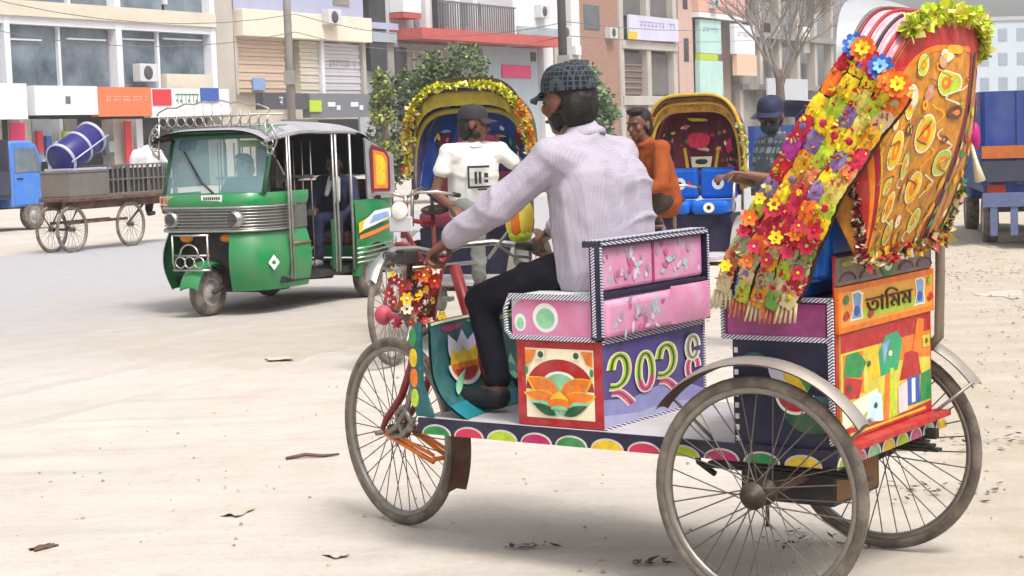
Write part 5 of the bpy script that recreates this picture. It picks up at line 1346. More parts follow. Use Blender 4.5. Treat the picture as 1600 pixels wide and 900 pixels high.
# man in dark cap behind the garlands
px_ = at(1222, 300, 11.6)
RJ = dict(pelvis=(0,0,.86), chest=(.03,0,1.16), neck=(.04,0,1.37), head=(.07,0,1.51), lsh=(.03,.19,1.32), rsh=(.03,-.19,1.32),
    lel=(.1,.26,1.10), lwr=(.36,.22,1.15), rel=(.05,-.26,1.07), rwr=(.28,-.18,1.12), lhp=(.0,.1,.86), rhp=(.0,-.1,.86), lkn=(.04,.11,.45), rkn=(.02,-.11,.45), lan=(.0,.11,.08), ran=(-.02,-.11,.08), lto=(.14,.13,.035), rto=(.13,-.13,.035))
person('man in navy cap and grey checked shirt behind the hanging garlands', ((px_.x, 11.6, gz(px_.x, 11.6)), face_rz(-.95, -.3)), RJ, skin2, checked('grey_check', '#7b858c', '#20242a', 16, .4), navy_t, hat=mat('navy_cap', '#1d2340', .7, 0, .2), hairm=hair_m, sleeve='short', headdir=(.55,.8,-.2), seed=3, shoes=black, mask=mat('dark_mask', '#2b3540', .8))

# ================================================================ GREEN AUTO-RICKSHAW
phi = R_(26); hc_ = V((-math.sin(phi), -math.cos(phi), 0)); WB = 1.86
CS = .93
cng_o = V((-2.56, 15.0, .014)) - hc_*WB*CS
cng = tag(empty('auto_rickshaw', cng_o, math.atan2(hc_.y, hc_.x)), 'green three-wheeled auto-rickshaw with silver canvas roof and ornate roof rack', 'auto-rickshaw'); cng.scale = (CS,)*3
cg = mat('auto_green', '#0a7d42', .32, 0, .25, 5, dust=.2, coat=.3); cgd = mat('auto_dark_green', '#0a5c38', .4, 0, .2, 3, dust=.15)
canvas = mat('silver_canvas', '#98969b', .55, 0, .2, 3, .15, 14); car_in = mat('cabin_dark', '#231f20', .8, 0, .3)
def planc(t, w=.6, x0=1.25, x1=2.05):
    # plan outline of the nose, t 0..1 from left side round the front to the right side
    a_ = math.pi*t; c, n = math.cos(a_), math.sin(a_)
    return x0 + (x1-x0)*abs(n)**.55, w*math.copysign(abs(c)**.5, c)
def nose(z0, z1, t0, t1, off=0, lean=.0, belly=0.0, n=28, m=8):
    def f(u, v):
        x, y = planc(t0 + (t1-t0)*u); b = belly*math.sin(math.pi*v)
        k = 1 + (off+b)/.6; z = z0 + (z1-z0)*v
        return V(((x-1.25)*k + 1.25 - lean*v, y*k, z))
    mb = MB(); mb.grid(f, n, m, 0, flip=False); mb.grid(lambda u, v: f(u, v) - V((.015,0,0)) if True else None, n, m, 0, flip=True); return mb
nose(.98, 1.10, 0, 1, 0, .03, .01).build('front_cowl', cg, cng)
nose(.76, .975, 0, 1, -.005, 0, .0).build('grille_panel', mat('grille_grey', '#6f7470', .4, .5, .3, 10), cng)
for k in range(7):
    z = .785 + .028*k; mb = MB(); mb.tube([V((planc(.05+.9*i/24)[0]+.012, planc(.05+.9*i/24)[1]*1.015, z)) for i in range(25)], .005, 5); mb.build('grille_bar', chrome, cng)
for z in (.765, .975): mb = MB(); mb.tube([V((planc(.02+.96*i/30)[0]+.014, planc(.02+.96*i/30)[1]*1.02, z)) for i in range(31)], .012, 6); mb.build('chrome_strip', chrome, cng)
for t0, t1 in ((0, .43), (.69, 1)): nose(.22, .76, t0, t1, -.02, -.0, .055, 18, 14).build('leg_shield', cg, cng)
nose(.27, .76, .36, .74, -.14, 0, 0, 14, 6).build('wheel_recess', black, cng)
mb = MB()
for y in (-.34, .34):
    mb = MB(); mb.lathe([(.055,.02),(.075,0),(.085,-.03),(.085,-.08)], 20, 0, Matrix.Translation((2.05,y,.87)) @ Matrix.Rotation(R_(-90), 4, 'Z')); q = mb.build('headlamp_bezel', chrome, cng)
    mb = MB(); mb.lathe([(.001,.012),(.045,.014),(.056,.018)], 18, 0, Matrix.Translation((2.05,y,.87)) @ Matrix.Rotation(R_(-90), 4, 'Z')); mb.build('headlamp', mat('lamp_glass', '#3b3a3c', .08, 0, .3, 10, spec=.9), q)
for y in (-.22, .22): mb = MB(); mb.ell((1.99,y,.70), (.03,.075,.04)); mb.build('indicator_lamp', mat('amber_lens', '#d07a10', .2, 0, .2), cng)
mb = MB(); mb.box((2.035,.0,1.0), (2.047,.22,1.09), 0, Matrix.Rotation(0, 4, 'Z')); mb.build('number_plate', white_p, cng)
a = Art(lambda u, v, h: V((2.0475+h, .215-u*.21, 1.005+v*.08)))
for k in range(8): a(rect(.06+.11*k,.5,.14+.11*k,.85), navy_p, False); 
for k in range(6): a(rect(.15+.11*k,.15,.23+.11*k,.4), navy_p, False)
a.done('lettering', cng)
a = Art(lambda u, v, h: V((2.012+h-.02*u, -.30-u*.2, 1.0+v*.085)))
a(rect(0,0,1,1), mat('sticker_tan', '#c79a80', .6))
for k in range(4): a(rect(.08+.23*k,.2,.24+.23*k,.8), sign_r, False)
a.done('sticker', cng)
def emblem(y, z, r_):
    x = 1.93
    a = Art(lambda u, v, h: V((x+.03+h+ (.0 if True else 0), y+u, z+v)))
    return a
ex, ey = planc(.16); nx = V((.55,.83,0)).normalized()
tx = V((-nx.y, nx.x, 0))
ep = V((1.83,.60,.47))
a = Art(lambda u, v, h: ep + tx*u + V((0,0,v)) + nx*(h+.012)); a([(-.055,0),(0,-.07),(.055,0),(0,.07)], white_p)(ngon(0,0,.02,.02,12), cg); a.done('diamond_badge', cng)
# windscreen
def wsP(y, v): return V((1.985 - .17*v - .14*(abs(y)/.55)**2.2, y, 1.10 + .50*v))
mb = MB(); mb.grid(lambda u, v: wsP(-.53+1.06*u, v), 14, 6); mb.build('windscreen', glass_mat('screen_glass', '#7fa0a4', .08, .5), cng)
mb = MB()
for y in (-.545, .545): mb.tube([wsP(y, -.02), wsP(y, .5), wsP(y, 1.04)], .022, 8)
mb.tube([wsP(-.545+1.09*i/12, 1.03) for i in range(13)], .028, 8); mb.tube([wsP(-.545+1.09*i/12, -.02) for i in range(13)], .016, 8); mb.build('screen_frame', cgd, cng)
mb = MB(); mb.grid(lambda u, v: wsP(-.56+1.12*u, 1.05+.13*v) + V((.012,0,0)), 12, 3); mb.grid(lambda u, v: wsP(-.56+1.12*u, 1.05+.13*v) - V((.012,0,0)), 12, 3, flip=True); mb.build('header_band', mat('mint_header', '#5fae86', .4, 0, .3, 12), cng)
mb = MB(); mb.tube([wsP(.12,-.02)+V((.02,0,0)), wsP(-.05,.22)+V((.02,0,0)), wsP(-.32,.78)+V((.025,0,0))], [.009,.012,.007], 6); mb.build('wiper', black, cng)
mb = MB(); mb.grid(lambda u, v: wsP(-.45+.25*u, .80+.17*v)-V((.02,0,0)), 3, 2); mb.build('sun_strip', blue_p, cng); mb = MB(); mb.grid(lambda u, v: wsP(.25+.2*u, .82+.12*v)-V((.02,0,0)), 3, 2); mb.build('sun_strip', lime_p, cng)
# ornate rack
rack = empty('roof_rack', (0,0,0), 0, cng)
mb = MB()
for x in (1.80, 1.55): 
    for z in (1.70, 1.80): mb.tube([(x,-.60,z),(x,.60,z)], .009, 6)
for i in range(13):
    y = -.6 + .1*i
    mb.tube([(1.81,y,1.67),(1.81,y,1.86 + .05*math.cos(i*.5-3))], .006, 5); mb.tube([(1.80,y,1.70),(1.52,y,1.70)], .006, 5)
    if i < 12: mb.tube(arc((1.81,0,0), 0, 0, 1, 1) if False else [V((1.815, y+.05+.045*math.cos(w/8*2*math.pi), 1.755+.045*math.sin(w/8*2*math.pi))) for w in range(9)], .0055, 5, cap=False)
mb.tube([(1.81,-.62,1.82)] + [(1.81,-.6+.1*i,1.85+.07*math.sin(math.pi*i/12)+.02*(i%2)) for i in range(13)] + [(1.81,.62,1.82)], .008, 6)
mb.build('rack_rails', mat('dusty_chrome', '#b7aea6', .35, .7, .3, 20, dust=.3), rack)
for s in (-1, 1):
    mb = MB()
    mb.tube([V((1.84, s*(.60+.10*math.sin(math.pi*k/10)), 1.74-.32*k/10)) for k in range(11)], .009, 6)
    for k in range(4): mb.tube([V((1.845, s*(.63)+.035*math.cos(w/8*6.283), 1.68-.07*k+.03*math.sin(w/8*6.283))) for w in range(9)], .006, 5, cap=False)
    mb.tube([(1.84,s*.6,1.42),(1.84,s*.58,1.74)], .008, 6); mb.build('side_scroll', chrome, rack)
# roof
def roofP(u, v, off=0):
    x = 1.78 - 2.28*u; y = -.63+1.26*v
    z = 1.665 + .07*math.sin(math.pi*min(1, u*1.05)**.8) - .46*max(0, (u-.72)/.28)**2.2
    drop = .10*abs(2*v-1)**4 + .006*math.sin(u*17)*abs(2*v-1)**3
    return V((x, y*(1-.04*u), z - drop + off))
mb = MB(); mb.grid(lambda u, v: roofP(u, v, .006), 36, 18, 0, flip=True); mb.grid(lambda u, v: roofP(u, v, -.01), 36, 18, 1); mb.build('canvas_roof', [canvas, car_in], cng, fixn=False)
mb = MB()
for s in (0, 1): mb.tube([roofP(i/20, s, -.01) for i in range(15)], .014, 6)
mb.build('roof_piping', mat('worn_canvas', '#8f8b8e', .7, 0, .3), cng)
# floor, tub and rear quarter
mb = MB(); mb.box((-.45,-.60,.27), (1.55,.60,.33)); mb.build('floor', black, cng)
def tub(off=0):
    def f(u, v):
        t = u; a_ = math.pi*t; c, n = math.cos(a_), math.sin(a_)
        x = .30 - 1.0*abs(n)**.5; y = .64*math.copysign(abs(c)**.35, c); z = .34 + .62*v
        k = .03*math.sin(math.pi*v)
        return V((x - k*n + off*n, y*(1+k*.5) - off*c, z))
    return f
mb = MB(); mb.grid(tub(), 34, 8, flip=True); mb.grid(tub(.02), 34, 8); mb.build('rear_tub', cg, cng)
for s in (1, -1):
    fr = lambda u, v, h: V((.28-u*.62, s*(.668+h), .5+v*.40))
    a = Art(fr, .002); a([(.0,.35),(.35,.5),(1,.62),(1,.8),(.3,.72),(0,.6)], yellow_p)(rect(0,0,0.02,.02), yellow_p)([(.1,.42),(.5,.52),(1,.68),(1,.9),(.5,.86),(.15,.62)], white_p)([(.3,.55),(.95,.68),(.9,.82),(.45,.76)], sky_p)([(0,.2),(.5,.3),(1,.45),(1,.52),(.5,.4),(0,.3)], orange_p); a.done('side_graphic', cng)
    mb = MB(); mb.grid(lambda u, v: V((.05-.55*u+.0, s*(.645-.01*v), .96+.60*v - .18*u*v)), 8, 6); mb.grid(lambda u, v: V((.05-.55*u, s*(.63-.01*v), .96+.60*v - .18*u*v)), 8, 6, flip=True); q = mb.build('canvas_quarter', mat('worn_canvas','',0), cng)
    a = Art(lambda u, v, h: V((-.02-.38*u, s*(.647+h), 1.0+.5*v-.08*u*v)), .002); a([(0,.1),(.1,0),(.9,0),(1,.1),(1,.85),(.8,1),(.1,1),(0,.9)], mat('dusky_red','',0))([(.14,.12),(.86,.12),(.88,.82),(.7,.92),(.14,.9)], orange_p)([(.26,.2),(.74,.2),(.76,.72),(.6,.84),(.26,.82)], yellow_p); a.done('quarter_window', q)
    mb = MB(); mb.grid(lambda u, v: V((.33*math.cos(R_(170*u+5))+.0, s*(.60+.10*v), .20+.34*math.sin(R_(170*u+5)))), 14, 3); mb.grid(lambda u, v: V((.32*math.cos(R_(170*u+5)), s*(.60+.10*v), .19+.33*math.sin(R_(170*u+5)))), 14, 3, flip=True); mb.build('rear_fender', cg, cng)
    for k in range(4):
        mb = MB(); mb.tube([(.36,s*.68,.36+.045*k),(.2,s*.72,.37+.045*k),(-.35,s*.72,.40+.045*k),(-.52,s*.62,.42+.045*k)], .009, 6); mb.build('guard_bar', chrome, cng)
    # cabin bars
    for x in (1.40, 1.44, .60, .66, .34): mb = MB(); mb.tube([(x,s*.635,.3),(x,s*.635,1.6)], .016 if x < .65 else .012, 6); mb.build('cabin_post', mat('pole_chrome', '#a8a6a2', .3, .7, .3, 10), cng)
    mb = MB(); mb.box((.56,s*.62-.01,.33), (.70,s*.62+.01,.80)); mb.build('door_panel', cgd, cng)
    mb = MB(); mb.tube([(1.4,s*.63,.86),(.7,s*.63,.86)], .012, 6) if s < 0 else mb.tube([(1.4,s*.63,.62),(1.1,s*.63,.62)], .012, 6); mb.tube([(1.38,s*.62,.50),(1.15,s*.62,.50),(1.05,s*.62,.56)], .012, 6); mb.build('side_rail', mat('copper_rail', '#8d6a4e', .4, .4), cng)
mb = MB(); mb.box((.95,-.35,.62), (1.30,.35,.72)); mb.box((.93,-.35,.72), (.99,.35,1.12)); mb.build('driver_seat', mat('maroon_brown', '#4a2626', .5, 0, .3), cng, .03)
mb = MB(); mb.box((-.25,-.55,.52), (.28,.55,.66)); mb.box((-.38,-.55,.62), (-.25,.55,1.15)); mb.build('passenger_bench', mat('maroon_brown','',0), cng, .04)
mb = MB(); mb.box((.86,-.55,.85), (.88,.55,.90)); mb.box((.86,-.55,1.2), (.88,.55,1.23))
for i in range(12): mb.tube([(.87,-.52+.095*i,.34),(.87,-.52+.095*i,1.55)], .007, 5)
mb.build('partition_grille', steel, cng)
mb = MB(); mb.box((1.52,-.5,.86), (1.78,.5,.97)); mb.build('dashboard', car_in, cng, .03)
mb = MB(); mb.tube([(1.5,-.3,1.02),(1.55,0,1.05),(1.5,.3,1.02)], .014, 8); mb.tube([(1.56,0,1.04),(1.75,0,.7)], .025, 8); mb.build('steering_bar', black, cng)
mb = MB(); mb.box((-.5,-.5,.2), (-.1,.5,.34)); mb.tube([(-.1,.1,.2),(.8,.1,.25)], .03, 8); mb.box((.9,-.2,.16), (1.3,.25,.28)); mb.build('underbody', black, cng)
def car_wheel(parent, loc, r_, w, rimm, name='wheel', s=1):
    mb = MB(); pr = [(r_*.58,-w*.42),(r_*.72,-w*.5),(r_*.93,-w*.46),(r_,-w*.3),(r_,w*.3),(r_*.93,w*.46),(r_*.72,w*.5),(r_*.58,w*.42)]
    mb.lathe(pr[::-1], 30); o = mb.build(name, rubber, parent, loc=loc)
    mb = MB(); mb.lathe([(r_*.6,w*.42),(r_*.55,w*.45),(r_*.5,w*.2),(r_*.3,w*.25),(r_*.24,w*.42),(.001,w*.44)], 24); mb.lathe([(r_*.6,-w*.42),(r_*.55,-w*.45),(r_*.5,-w*.2),(r_*.3,-w*.25),(r_*.24,-w*.42),(.001,-w*.44)], 24); mb.build('rim', rimm, o)
    return o
rimg = mat('rim_grey', '#a8a6a4', .4, .4, .25, 10, dust=.3)
car_wheel(cng, (WB,0,.215), .215, .11, rimg).rotation_euler = (0, 0, R_(-4)); car_wheel(cng, (0,.58,.215), .215, .12, rimg); car_wheel(cng, (0,-.58,.215), .215, .12, rimg)
mb = MB(); mb.grid(lambda u, v: V((WB+.02+.275*math.cos(R_(10+160*u)), (v-.5)*.20, .235+.265*math.sin(R_(10+160*u))-.03*(2*v-1)**2)), 18, 6); mb.grid(lambda u, v: V((WB+.02+.265*math.cos(R_(10+160*u)), (v-.5)*.20, .228+.257*math.sin(R_(10+160*u))-.03*(2*v-1)**2)), 18, 6, flip=True); mb.build('front_fender', cg, cng)
mb = MB(); mb.tube([(WB,.08,.215),(WB-.22,.10,.28),(WB-.3,.06,.5)], .022, 8); mb.tube([(WB,-.1,.215),(WB,.1,.215)], .016, 6); mb.build('front_arm', black, cng)
mb = MB()
for s in (-1, 1):
    mb.tube([(2.06,s*.19,.42),(2.10,s*.19,.5),(2.10,s*.19,.74)], .01, 6)
for z in (.43,.56,.74): mb.tube([(2.09,-.2,z),(2.11,0,z),(2.09,.2,z)], .01, 6)
for k in range(3):
    mb.tube([V((2.115, .10*(k-1)+.055*math.cos(w/10*6.283), .50+.05*math.sin(w/10*6.283))) for w in range(11)], .008, 5, cap=False)
mb.tube([V((2.115, .1*math.cos(w/10*3.14159), .56+.1*math.sin(w/10*3.14159))) for w in range(11)], .009, 5); mb.build('front_guard', chrome, cng)
for ch in cng.children:
    if ch.name.split('.')[0] in ('front_cowl','grille_panel','grille_bar','chrome_strip','leg_shield','wheel_recess','headlamp_bezel','indicator_lamp','number_plate','lettering','sticker','diamond_badge','windscreen','screen_frame','header_band','wiper','sun_strip','roof_rack','dashboard','steering_bar'): ch.location.x -= .15
# people in the auto
CJ = dict(pelvis=(-.05,.28,.78), chest=(.02,.30,1.03), neck=(.06,.31,1.18), head=(.12,.32,1.30), lsh=(.05,.47,1.12), rsh=(.05,.13,1.14), lel=(.10,.53,.90), lwr=(.28,.48,.80), rel=(.2,.1,.95), rwr=(.36,.2,.9),
    lhp=(.0,.36,.76), rhp=(.0,.2,.76), lkn=(.40,.50,.80), rkn=(.42,.3,.78), lan=(.46,.52,.40), ran=(.5,.34,.40), lto=(.58,.55,.37), rto=(.62,.36,.37))
pas, _P = person('passenger in navy clothes with pale scarf on the green auto-rickshaw bench', (cng_o, math.atan2(hc_.y, hc_.x)), CJ, skin2, mat('navy_shirt', '#2a2c4a', .8, 0, .25, 20), mat('navy_denim', '#1f2340', .85, 0, .25, 20), hairm=hair_m, voxel=.016, seed=4, shoes=mat('grey_shoe', '#8a8684', .6), headdir=(.9,.4,-.15))
mb = MB(); mb.cap((.13,.34,1.16), (.17,.37,.96), .045, .03); mb.cap((.09,.27,1.17), (.15,.24,1.02), .04, .025); mb.build('scarf', white_p, pas); pas.scale = (CS,)*3
CJ2 = dict(pelvis=(1.12,0,.82), chest=(1.14,0,1.05), neck=(1.17,0,1.2), head=(1.2,0,1.32), lsh=(1.16,.18,1.16), rsh=(1.16,-.18,1.16), lel=(1.25,.26,.98), lwr=(1.45,.24,1.0), rel=(1.25,-.26,.98), rwr=(1.45,-.24,1.0), lhp=(1.14,.1,.8), rhp=(1.14,-.1,.8), lkn=(1.5,.16,.78), rkn=(1.5,-.16,.78), lan=(1.5,.16,.4), ran=(1.5,-.16,.4), lto=(1.62,.18,.37), rto=(1.62,-.18,.37))
drv, _P = person('driver dimly seen behind the windscreen of the green auto-rickshaw', (cng_o, math.atan2(hc_.y, hc_.x)), CJ2, skin2, mat('grey_shirt', '#4a4e52', .8), navy_t, hairm=hair_m, voxel=.018, seed=6, shoes=black); drv.scale = (CS,)*3
# ================================================================ CARGO TRICYCLE
kh = RD; k0 = V((-6.1, 24.9, .0)) + RN*(-.42) * -1
cart_o = V((-6.1, 24.9, 0)) + RN*.42
cart = tag(empty('cargo_tricycle', cart_o, math.atan2(kh.y, kh.x)), 'flatbed cargo tricycle loaded with metal boxes and a blue barrel', 'tricycle')
wheel(cart, (0, -.42, .335), rad=.335, key='cart', hubr=.035); wheel(cart, (0, -.06, .335), rad=.335, key='cart', hubr=.035); wheel(cart, (1.3, -.42, .335), rad=.335, key='cart', hubr=.035)
mb = MB(); mb.box((-.1,-.5,.72), (2.1,.06,.76)); bed = mb.build('bed', brown_p, cart)
plank = mat('weathered_plank', '#6f6357', .85, 0, .35, 8)
for i in range(4):
    mb = MB(); mb.box((-.1,-.495+.139*i,.761), (2.1,-.495+.139*i+.13,.785)); mb.build('plank', plank, bed)
mb = MB(); mb.tube([(0,-.42,.335),(0,-.06,.335)], .018, 6); mb.build('axle', black, cart)
mb = MB()
for y in (-.36, -.04): mb.box((-.08,y-.03,.60), (2.08,y+.03,.72)); mb.tube([(-.2,y,.6),(0,y,.36),(.2,y,.6)], .012, 6); mb.box((.0,y-.015,.40), (1.3,y+.015,.44))
mb.tube([(1.3,-.36,.335),(1.9,-.2,.6),(2.55,-.15,.8),(2.6,-.15,1.15)], .018, 6); mb.tube([(2.6,-.42,1.15),(2.6,.12,1.15)], .012, 6); mb.build('chassis', brown_p, cart)
sx_ = tag(empty('metal_box', (0,0,0)), 'plain grey sheet-metal box at the rear of the cargo tricycle bed', 'box')
def onto(o, l, rz=0): p = cart.matrix_basis @ V(l); o.location = p; o.rotation_euler = (0, 0, cart.rotation_euler.z + rz); return o
onto(sx_, (.35, -.22, .786)); mb = MB(); mb.box((-.42,-.26,0), (.42,.26,.33)); mb.build('body', mat('sheet_metal', '#7d766f', .5, .4, .2, 4), sx_, .01); mb = MB(); mb.box((-.43,-.27,.332), (.43,.27,.36)); mb.build('lid', steel, sx_, .005)
for i in range(3):
    cr = tag(empty('wire_crate', (0,0,0)), ['dark wire crate next to the plain metal box on the cargo tricycle', 'middle wire crate of the three on the cargo tricycle', 'foremost wire crate behind the rider of the cargo tricycle'][i], 'crate', 'crates on the cargo tricycle')
    onto(cr, (.99+.47*i, -.22, .786)); mb = MB(); mb.box((-.2,-.22,.02), (.2,.22,.36)); mb.build('contents', mat('crate_fill%d' % i, ('#3a3836', '#4a4543', '#57504c')[i], .7, 0, .4, 10), cr)
    mb = MB()
    for x in (-.24, -.12, 0, .12, .24): mb.box((x*.9-.012,-.26,0), (x*.9+.012,-.24,.42)); mb.box((x*.9-.012,.24,0), (x*.9+.012,.26,.42))
    for z in (0, .2, .40): mb.box((-.23,-.265,z), (.23,-.238,z+.02)); mb.box((-.23,.238,z), (.23,.265,z+.02)); mb.box((-.225,-.24,z+.003), (-.205,.24,z+.017)); mb.box((.205,-.24,z+.003), (.225,.24,z+.017))
    mb.build('wire_frame', steel, cr)
bar = tag(empty('blue_barrel', (0,0,0)), 'blue barrel with pale hoops tilted on top of the cargo tricycle load', 'barrel')
onto(bar, (.42, -.22, 1.152)); Mb = Matrix.Translation((0,0,.42)) @ Matrix.Rotation(R_(22), 4, 'Y') @ Matrix.Rotation(R_(90), 4, 'Z')
Mb = Matrix.Translation((0,0,.30)) @ Matrix.Rotation(R_(-24), 4, 'Y') @ Matrix.Rotation(R_(-90), 4, 'Z')
mb = MB(); mb.lathe([(.001,-.40),(.19,-.40),(.22,-.36),(.23,0),(.22,.36),(.19,.40),(.001,.40)], 28, 0, Mb); mb.build('drum', mat('barrel_blue', '#241f6a', .4, 0, .25, 4), bar)
for h in (-.36, .04, .37):
    mb = MB(); mb.lathe([(.222,h-.022),(.245,h-.018),(.245,h+.018),(.222,h+.022)], 28, 0, Mb); mb.build('hoop', mat('pale_hoop', '#b3b2cc', .45, .2), bar)
mb = MB(); mb.tube([Mb @ V((.25,-.44,0)), Mb @ V((.255,.44,0))], .012, 6); mb.tube([Mb @ V((-.255,-.44,.02)), Mb @ V((-.255,.44,.02))], .012, 6); mb.box((-.4,-.25,0), (.45,.25,.03)); mb.build('cradle', mat('pale_hoop','',0), bar)
KO = .28
KJ = dict(pelvis=(1.72,0,.98), chest=(1.78,0,1.25), neck=(1.86,0,1.4), head=(1.97,0,1.47), lsh=(1.84,.19,1.33), rsh=(1.84,-.19,1.33), lel=(1.98,.25,1.12), lwr=(2.1,.2,1.0), rel=(1.98,-.25,1.12), rwr=(2.1,-.2,1.0), lhp=(1.74,.1,.95), rhp=(1.74,-.1,.95), lkn=(2.08,.14,.85), rkn=(2.08,-.14,.85), lan=(2.0,.14,.48), ran=(2.02,-.14,.5), lto=(2.12,.15,.44), rto=(2.14,-.15,.46))
KJ = {k: (v[0]+KO, v[1]-.15, v[2]) for k, v in KJ.items()}
person('cargo tricycle rider in loose white shirt hunched over the handlebar', (cart_o, math.atan2(kh.y, kh.x)), KJ, skin2, mat('white_shirt', '#cbc9cb', .85, 0, .12, 10), navy_t, hairm=hair_m, voxel=.018, seed=7, shoes=black, build_=1.25, headdir=(1,0,-.4))
# ================================================================ BLUE PICKUPS AND TRUCKS
def truck(label, loc, rz, body, bedm, L=3.4, tarp=None, cargo=0.9, name='pickup_truck', sc=1.0, slats=False):
    o = tag(empty(name, loc, rz), label, 'truck'); o.scale = (sc,)*3
    # x forward, origin on the ground below the rear bumper
    prof = [(L-1.35,.45),(L-.1,.45),(L,.6),(L-.02,.95),(L-.28,1.08),(L-.55,1.62),(L-.75,1.72),(L-1.3,1.72),(L-1.35,1.6)]
    mb = MB(); mb.prism(prof[::-1], -.70, .70, lambda u, v, h: V((u, h, v))); mb.build('cab', body, o, .05, 3, fixn=True)
    for s in (-1, 1):
        mb = MB(); mb.prism([(L-1.22,1.12),(L-.42,1.12),(L-.64,1.56),(L-1.2,1.58)], .702, .712, lambda u, v, h: V((u, s*h, v))); mb.build('side_window', winglass, o, fixn=True)
        mb = MB(); mb.box((L-1.25,s*.703-.006,.5), (L-.55,s*.703+.006,1.08)); d = mb.build('door', body, o, .004); mb = MB(); mb.box((L-1.18,s*.715-.008,.98), (L-1.02,s*.715+.008,1.01)); mb.build('handle', black, d)
        mb = MB(); mb.box((L-.5,s*.80-.03,1.12), (L-.42,s*.80+.06,1.3)); mb.build('wing_mirror', black, o)
        mb = MB(); mb.ell((L-.03,s*.5,.8), (.04,.12,.09)); mb.build('headlight', mat('lamp_clear', '#d8dade', .1), o)
        mb = MB(); mb.box((-.03,s*.60-.1,.62), (0,s*.60+.1,.74)); mb.build('tail_lamp', mat('tail_red', '#a03018', .3), o)
    mb = MB(); mb.add([(L-.262,-.62,1.12),(L-.262,.62,1.12),(L-.54,.6,1.59),(L-.54,-.6,1.59)], [(0,1,2,3)]); mb.build('windscreen', winglass, o)
    mb = MB(); mb.box((0,-.74,.62), (L-1.4,.74,.70)); mb.build('bed_floor', bedm, o)
    for s in (-1, 1): mb = MB(); mb.box((0,s*.74-.025,.70), (L-1.42,s*.74+.025,.70+cargo)); mb.build('side_board', bedm, o)
    mb = MB(); mb.box((-.03,-.74,.70), (.02,.74,.70+cargo)); tg = mb.build('tailgate', bedm, o)
    for k in range(5): mb = MB(); mb.box((-.05,-.72+.345*k,.70), (-.0301,-.66+.345*k,.70+cargo)); mb.build('rib', body, tg)
    mb = MB(); mb.box((L-1.44,-.74,.70), (L-1.40,.74,1.75)); mb.build('headboard', bedm, o)
    mb = MB(); mb.box((.0,-.4,.42), (L-.4,.4,.60)); mb.build('chassis', black, o); mb = MB(); mb.box((-.12,-.7,.40), (-.02,.7,.52)); mb.build('rear_bumper', black, o); mb = MB(); mb.box((L-.02,-.7,.38), (L+.06,.7,.52)); mb.build('front_bumper', black, o, .02)
    for x in (.62, L-.7):
        for s in (-1, 1): car_wheel(o, (x, s*.62, .29), .29, .17, rimg)
    if tarp:
        mb = MB(); mb.grid(lambda u, v: V(((L-1.45)*u, -.74+1.48*v, .70+cargo+.12+.25*math.sin(math.pi*v)**.6+.04*noise.noise((u*4, v*4, 1)))), 10, 10); mb.build('tarpaulin', tarp, o)
    return o
tb = mat('truck_blue', '#3f7ccf', .4, 0, .2, 3, dust=.2); tbd = mat('truck_dark', '#3a3c4c', .6, 0, .3, 3); tnavy = mat('truck_navy', '#1b3a86', .45, 0, .25, 2, dust=.15)
pk = V((-9.05, 32.3, 0))
truck('light blue pickup truck parked at the left edge before the shops', pk - V((RD.x, RD.y, 0))*1.75 + RN*.25 + V((-.35, 0, 0)), RZ, tb, tbd, L=3.35, cargo=.45, sc=.95)
tr_ = truck('dark blue covered mini truck seen from behind at the right edge', V((6.07, 20.0, 0)), R_(80), tnavy, tnavy, L=3.9, cargo=1.05, name='mini_truck', sc=1.0)
mb = MB(); mb.box((-.08,-.76,1.0), (-.055,.76,1.14)); mb.build('orange_board', mat('rust_orange', '#b4622a', .6, 0, .3, 8), tr_); mb = MB(); mb.box((-.075,-.76,.74), (-.052,.76,.97)); mb.build('dark_gap', tbd, tr_)  # dark sheet coloured in for the shaded gap below the orange board
for k in range(7): mb = MB(); mb.box((-.16,-.72+.22*k,.14), (-.13,-.64+.22*k,.46)); mb.build('guard_slat', mat('guard_grey_blue', '#5a6488', .5, 0, .25), tr_)
mb = MB(); mb.box((-.17,-.76,.46), (-.12,.76,.62)); mb.build('guard_rail', mat('guard_grey_blue','',0), tr_)
q = at(1195, 300, 27)
truck('blue truck with pale tarpaulin standing behind the gold-hooded rickshaw', V((q.x+.5, 27, 0)), R_(64), tnavy, mat('truck_mid', '#33538f', .5, 0, .25), L=3.8, cargo=.75, tarp=mat('pale_tarp', '#a9b0cc', .7, 0, .2, 3, .2, 8), name='tarpaulin_truck')
# ================================================================ LITTER AND STONES
def scrap(name, label, cat, px, py, w, d, m, seed, hgt=.015):
    p = gnd(px, py); p.z = gz(p.x, p.y) + (.012 if (p - road_near).dot(RN) > 0 else -.002)
    mb = MB()
    def f(u, v):
        r1 = noise.noise((u*3+seed, v*3, seed)); return V(((u-.5)*w*(1+.25*noise.noise((v*4, seed, 0))), (v-.5)*d*(1+.25*noise.noise((u*4, 0, seed))), .004 + .45*hgt*max(0, .4+.8*r1)))
    mb.grid(f, 8, 8); mb.grid(lambda u, v: f(u, v) - V((0,0,.003)), 8, 8, flip=True)
    return tag(mb.build(name, m, None, loc=p, rz=seed), label, cat, 'litter on the sand')
paper = mat('paper', '#b3a595', .9, 0, .12, 20); paper2 = mat('white_paper', '#b0a89f', .9, 0, .08, 20)
scrap('paper_scrap', 'pale crumpled paper lying on the sand at lower left', 'litter', 371, 802, .13, .08, paper, 1.2, .03)
scrap('paper_scrap', 'white paper lying on the road before the second rickshaw', 'litter', 436, 564, .17, .15, paper2, .3)
scrap('paper_scrap', 'small torn paper left of the front wheel at the bottom', 'litter', 525, 868, .09, .06, paper2, 2.2, .02)
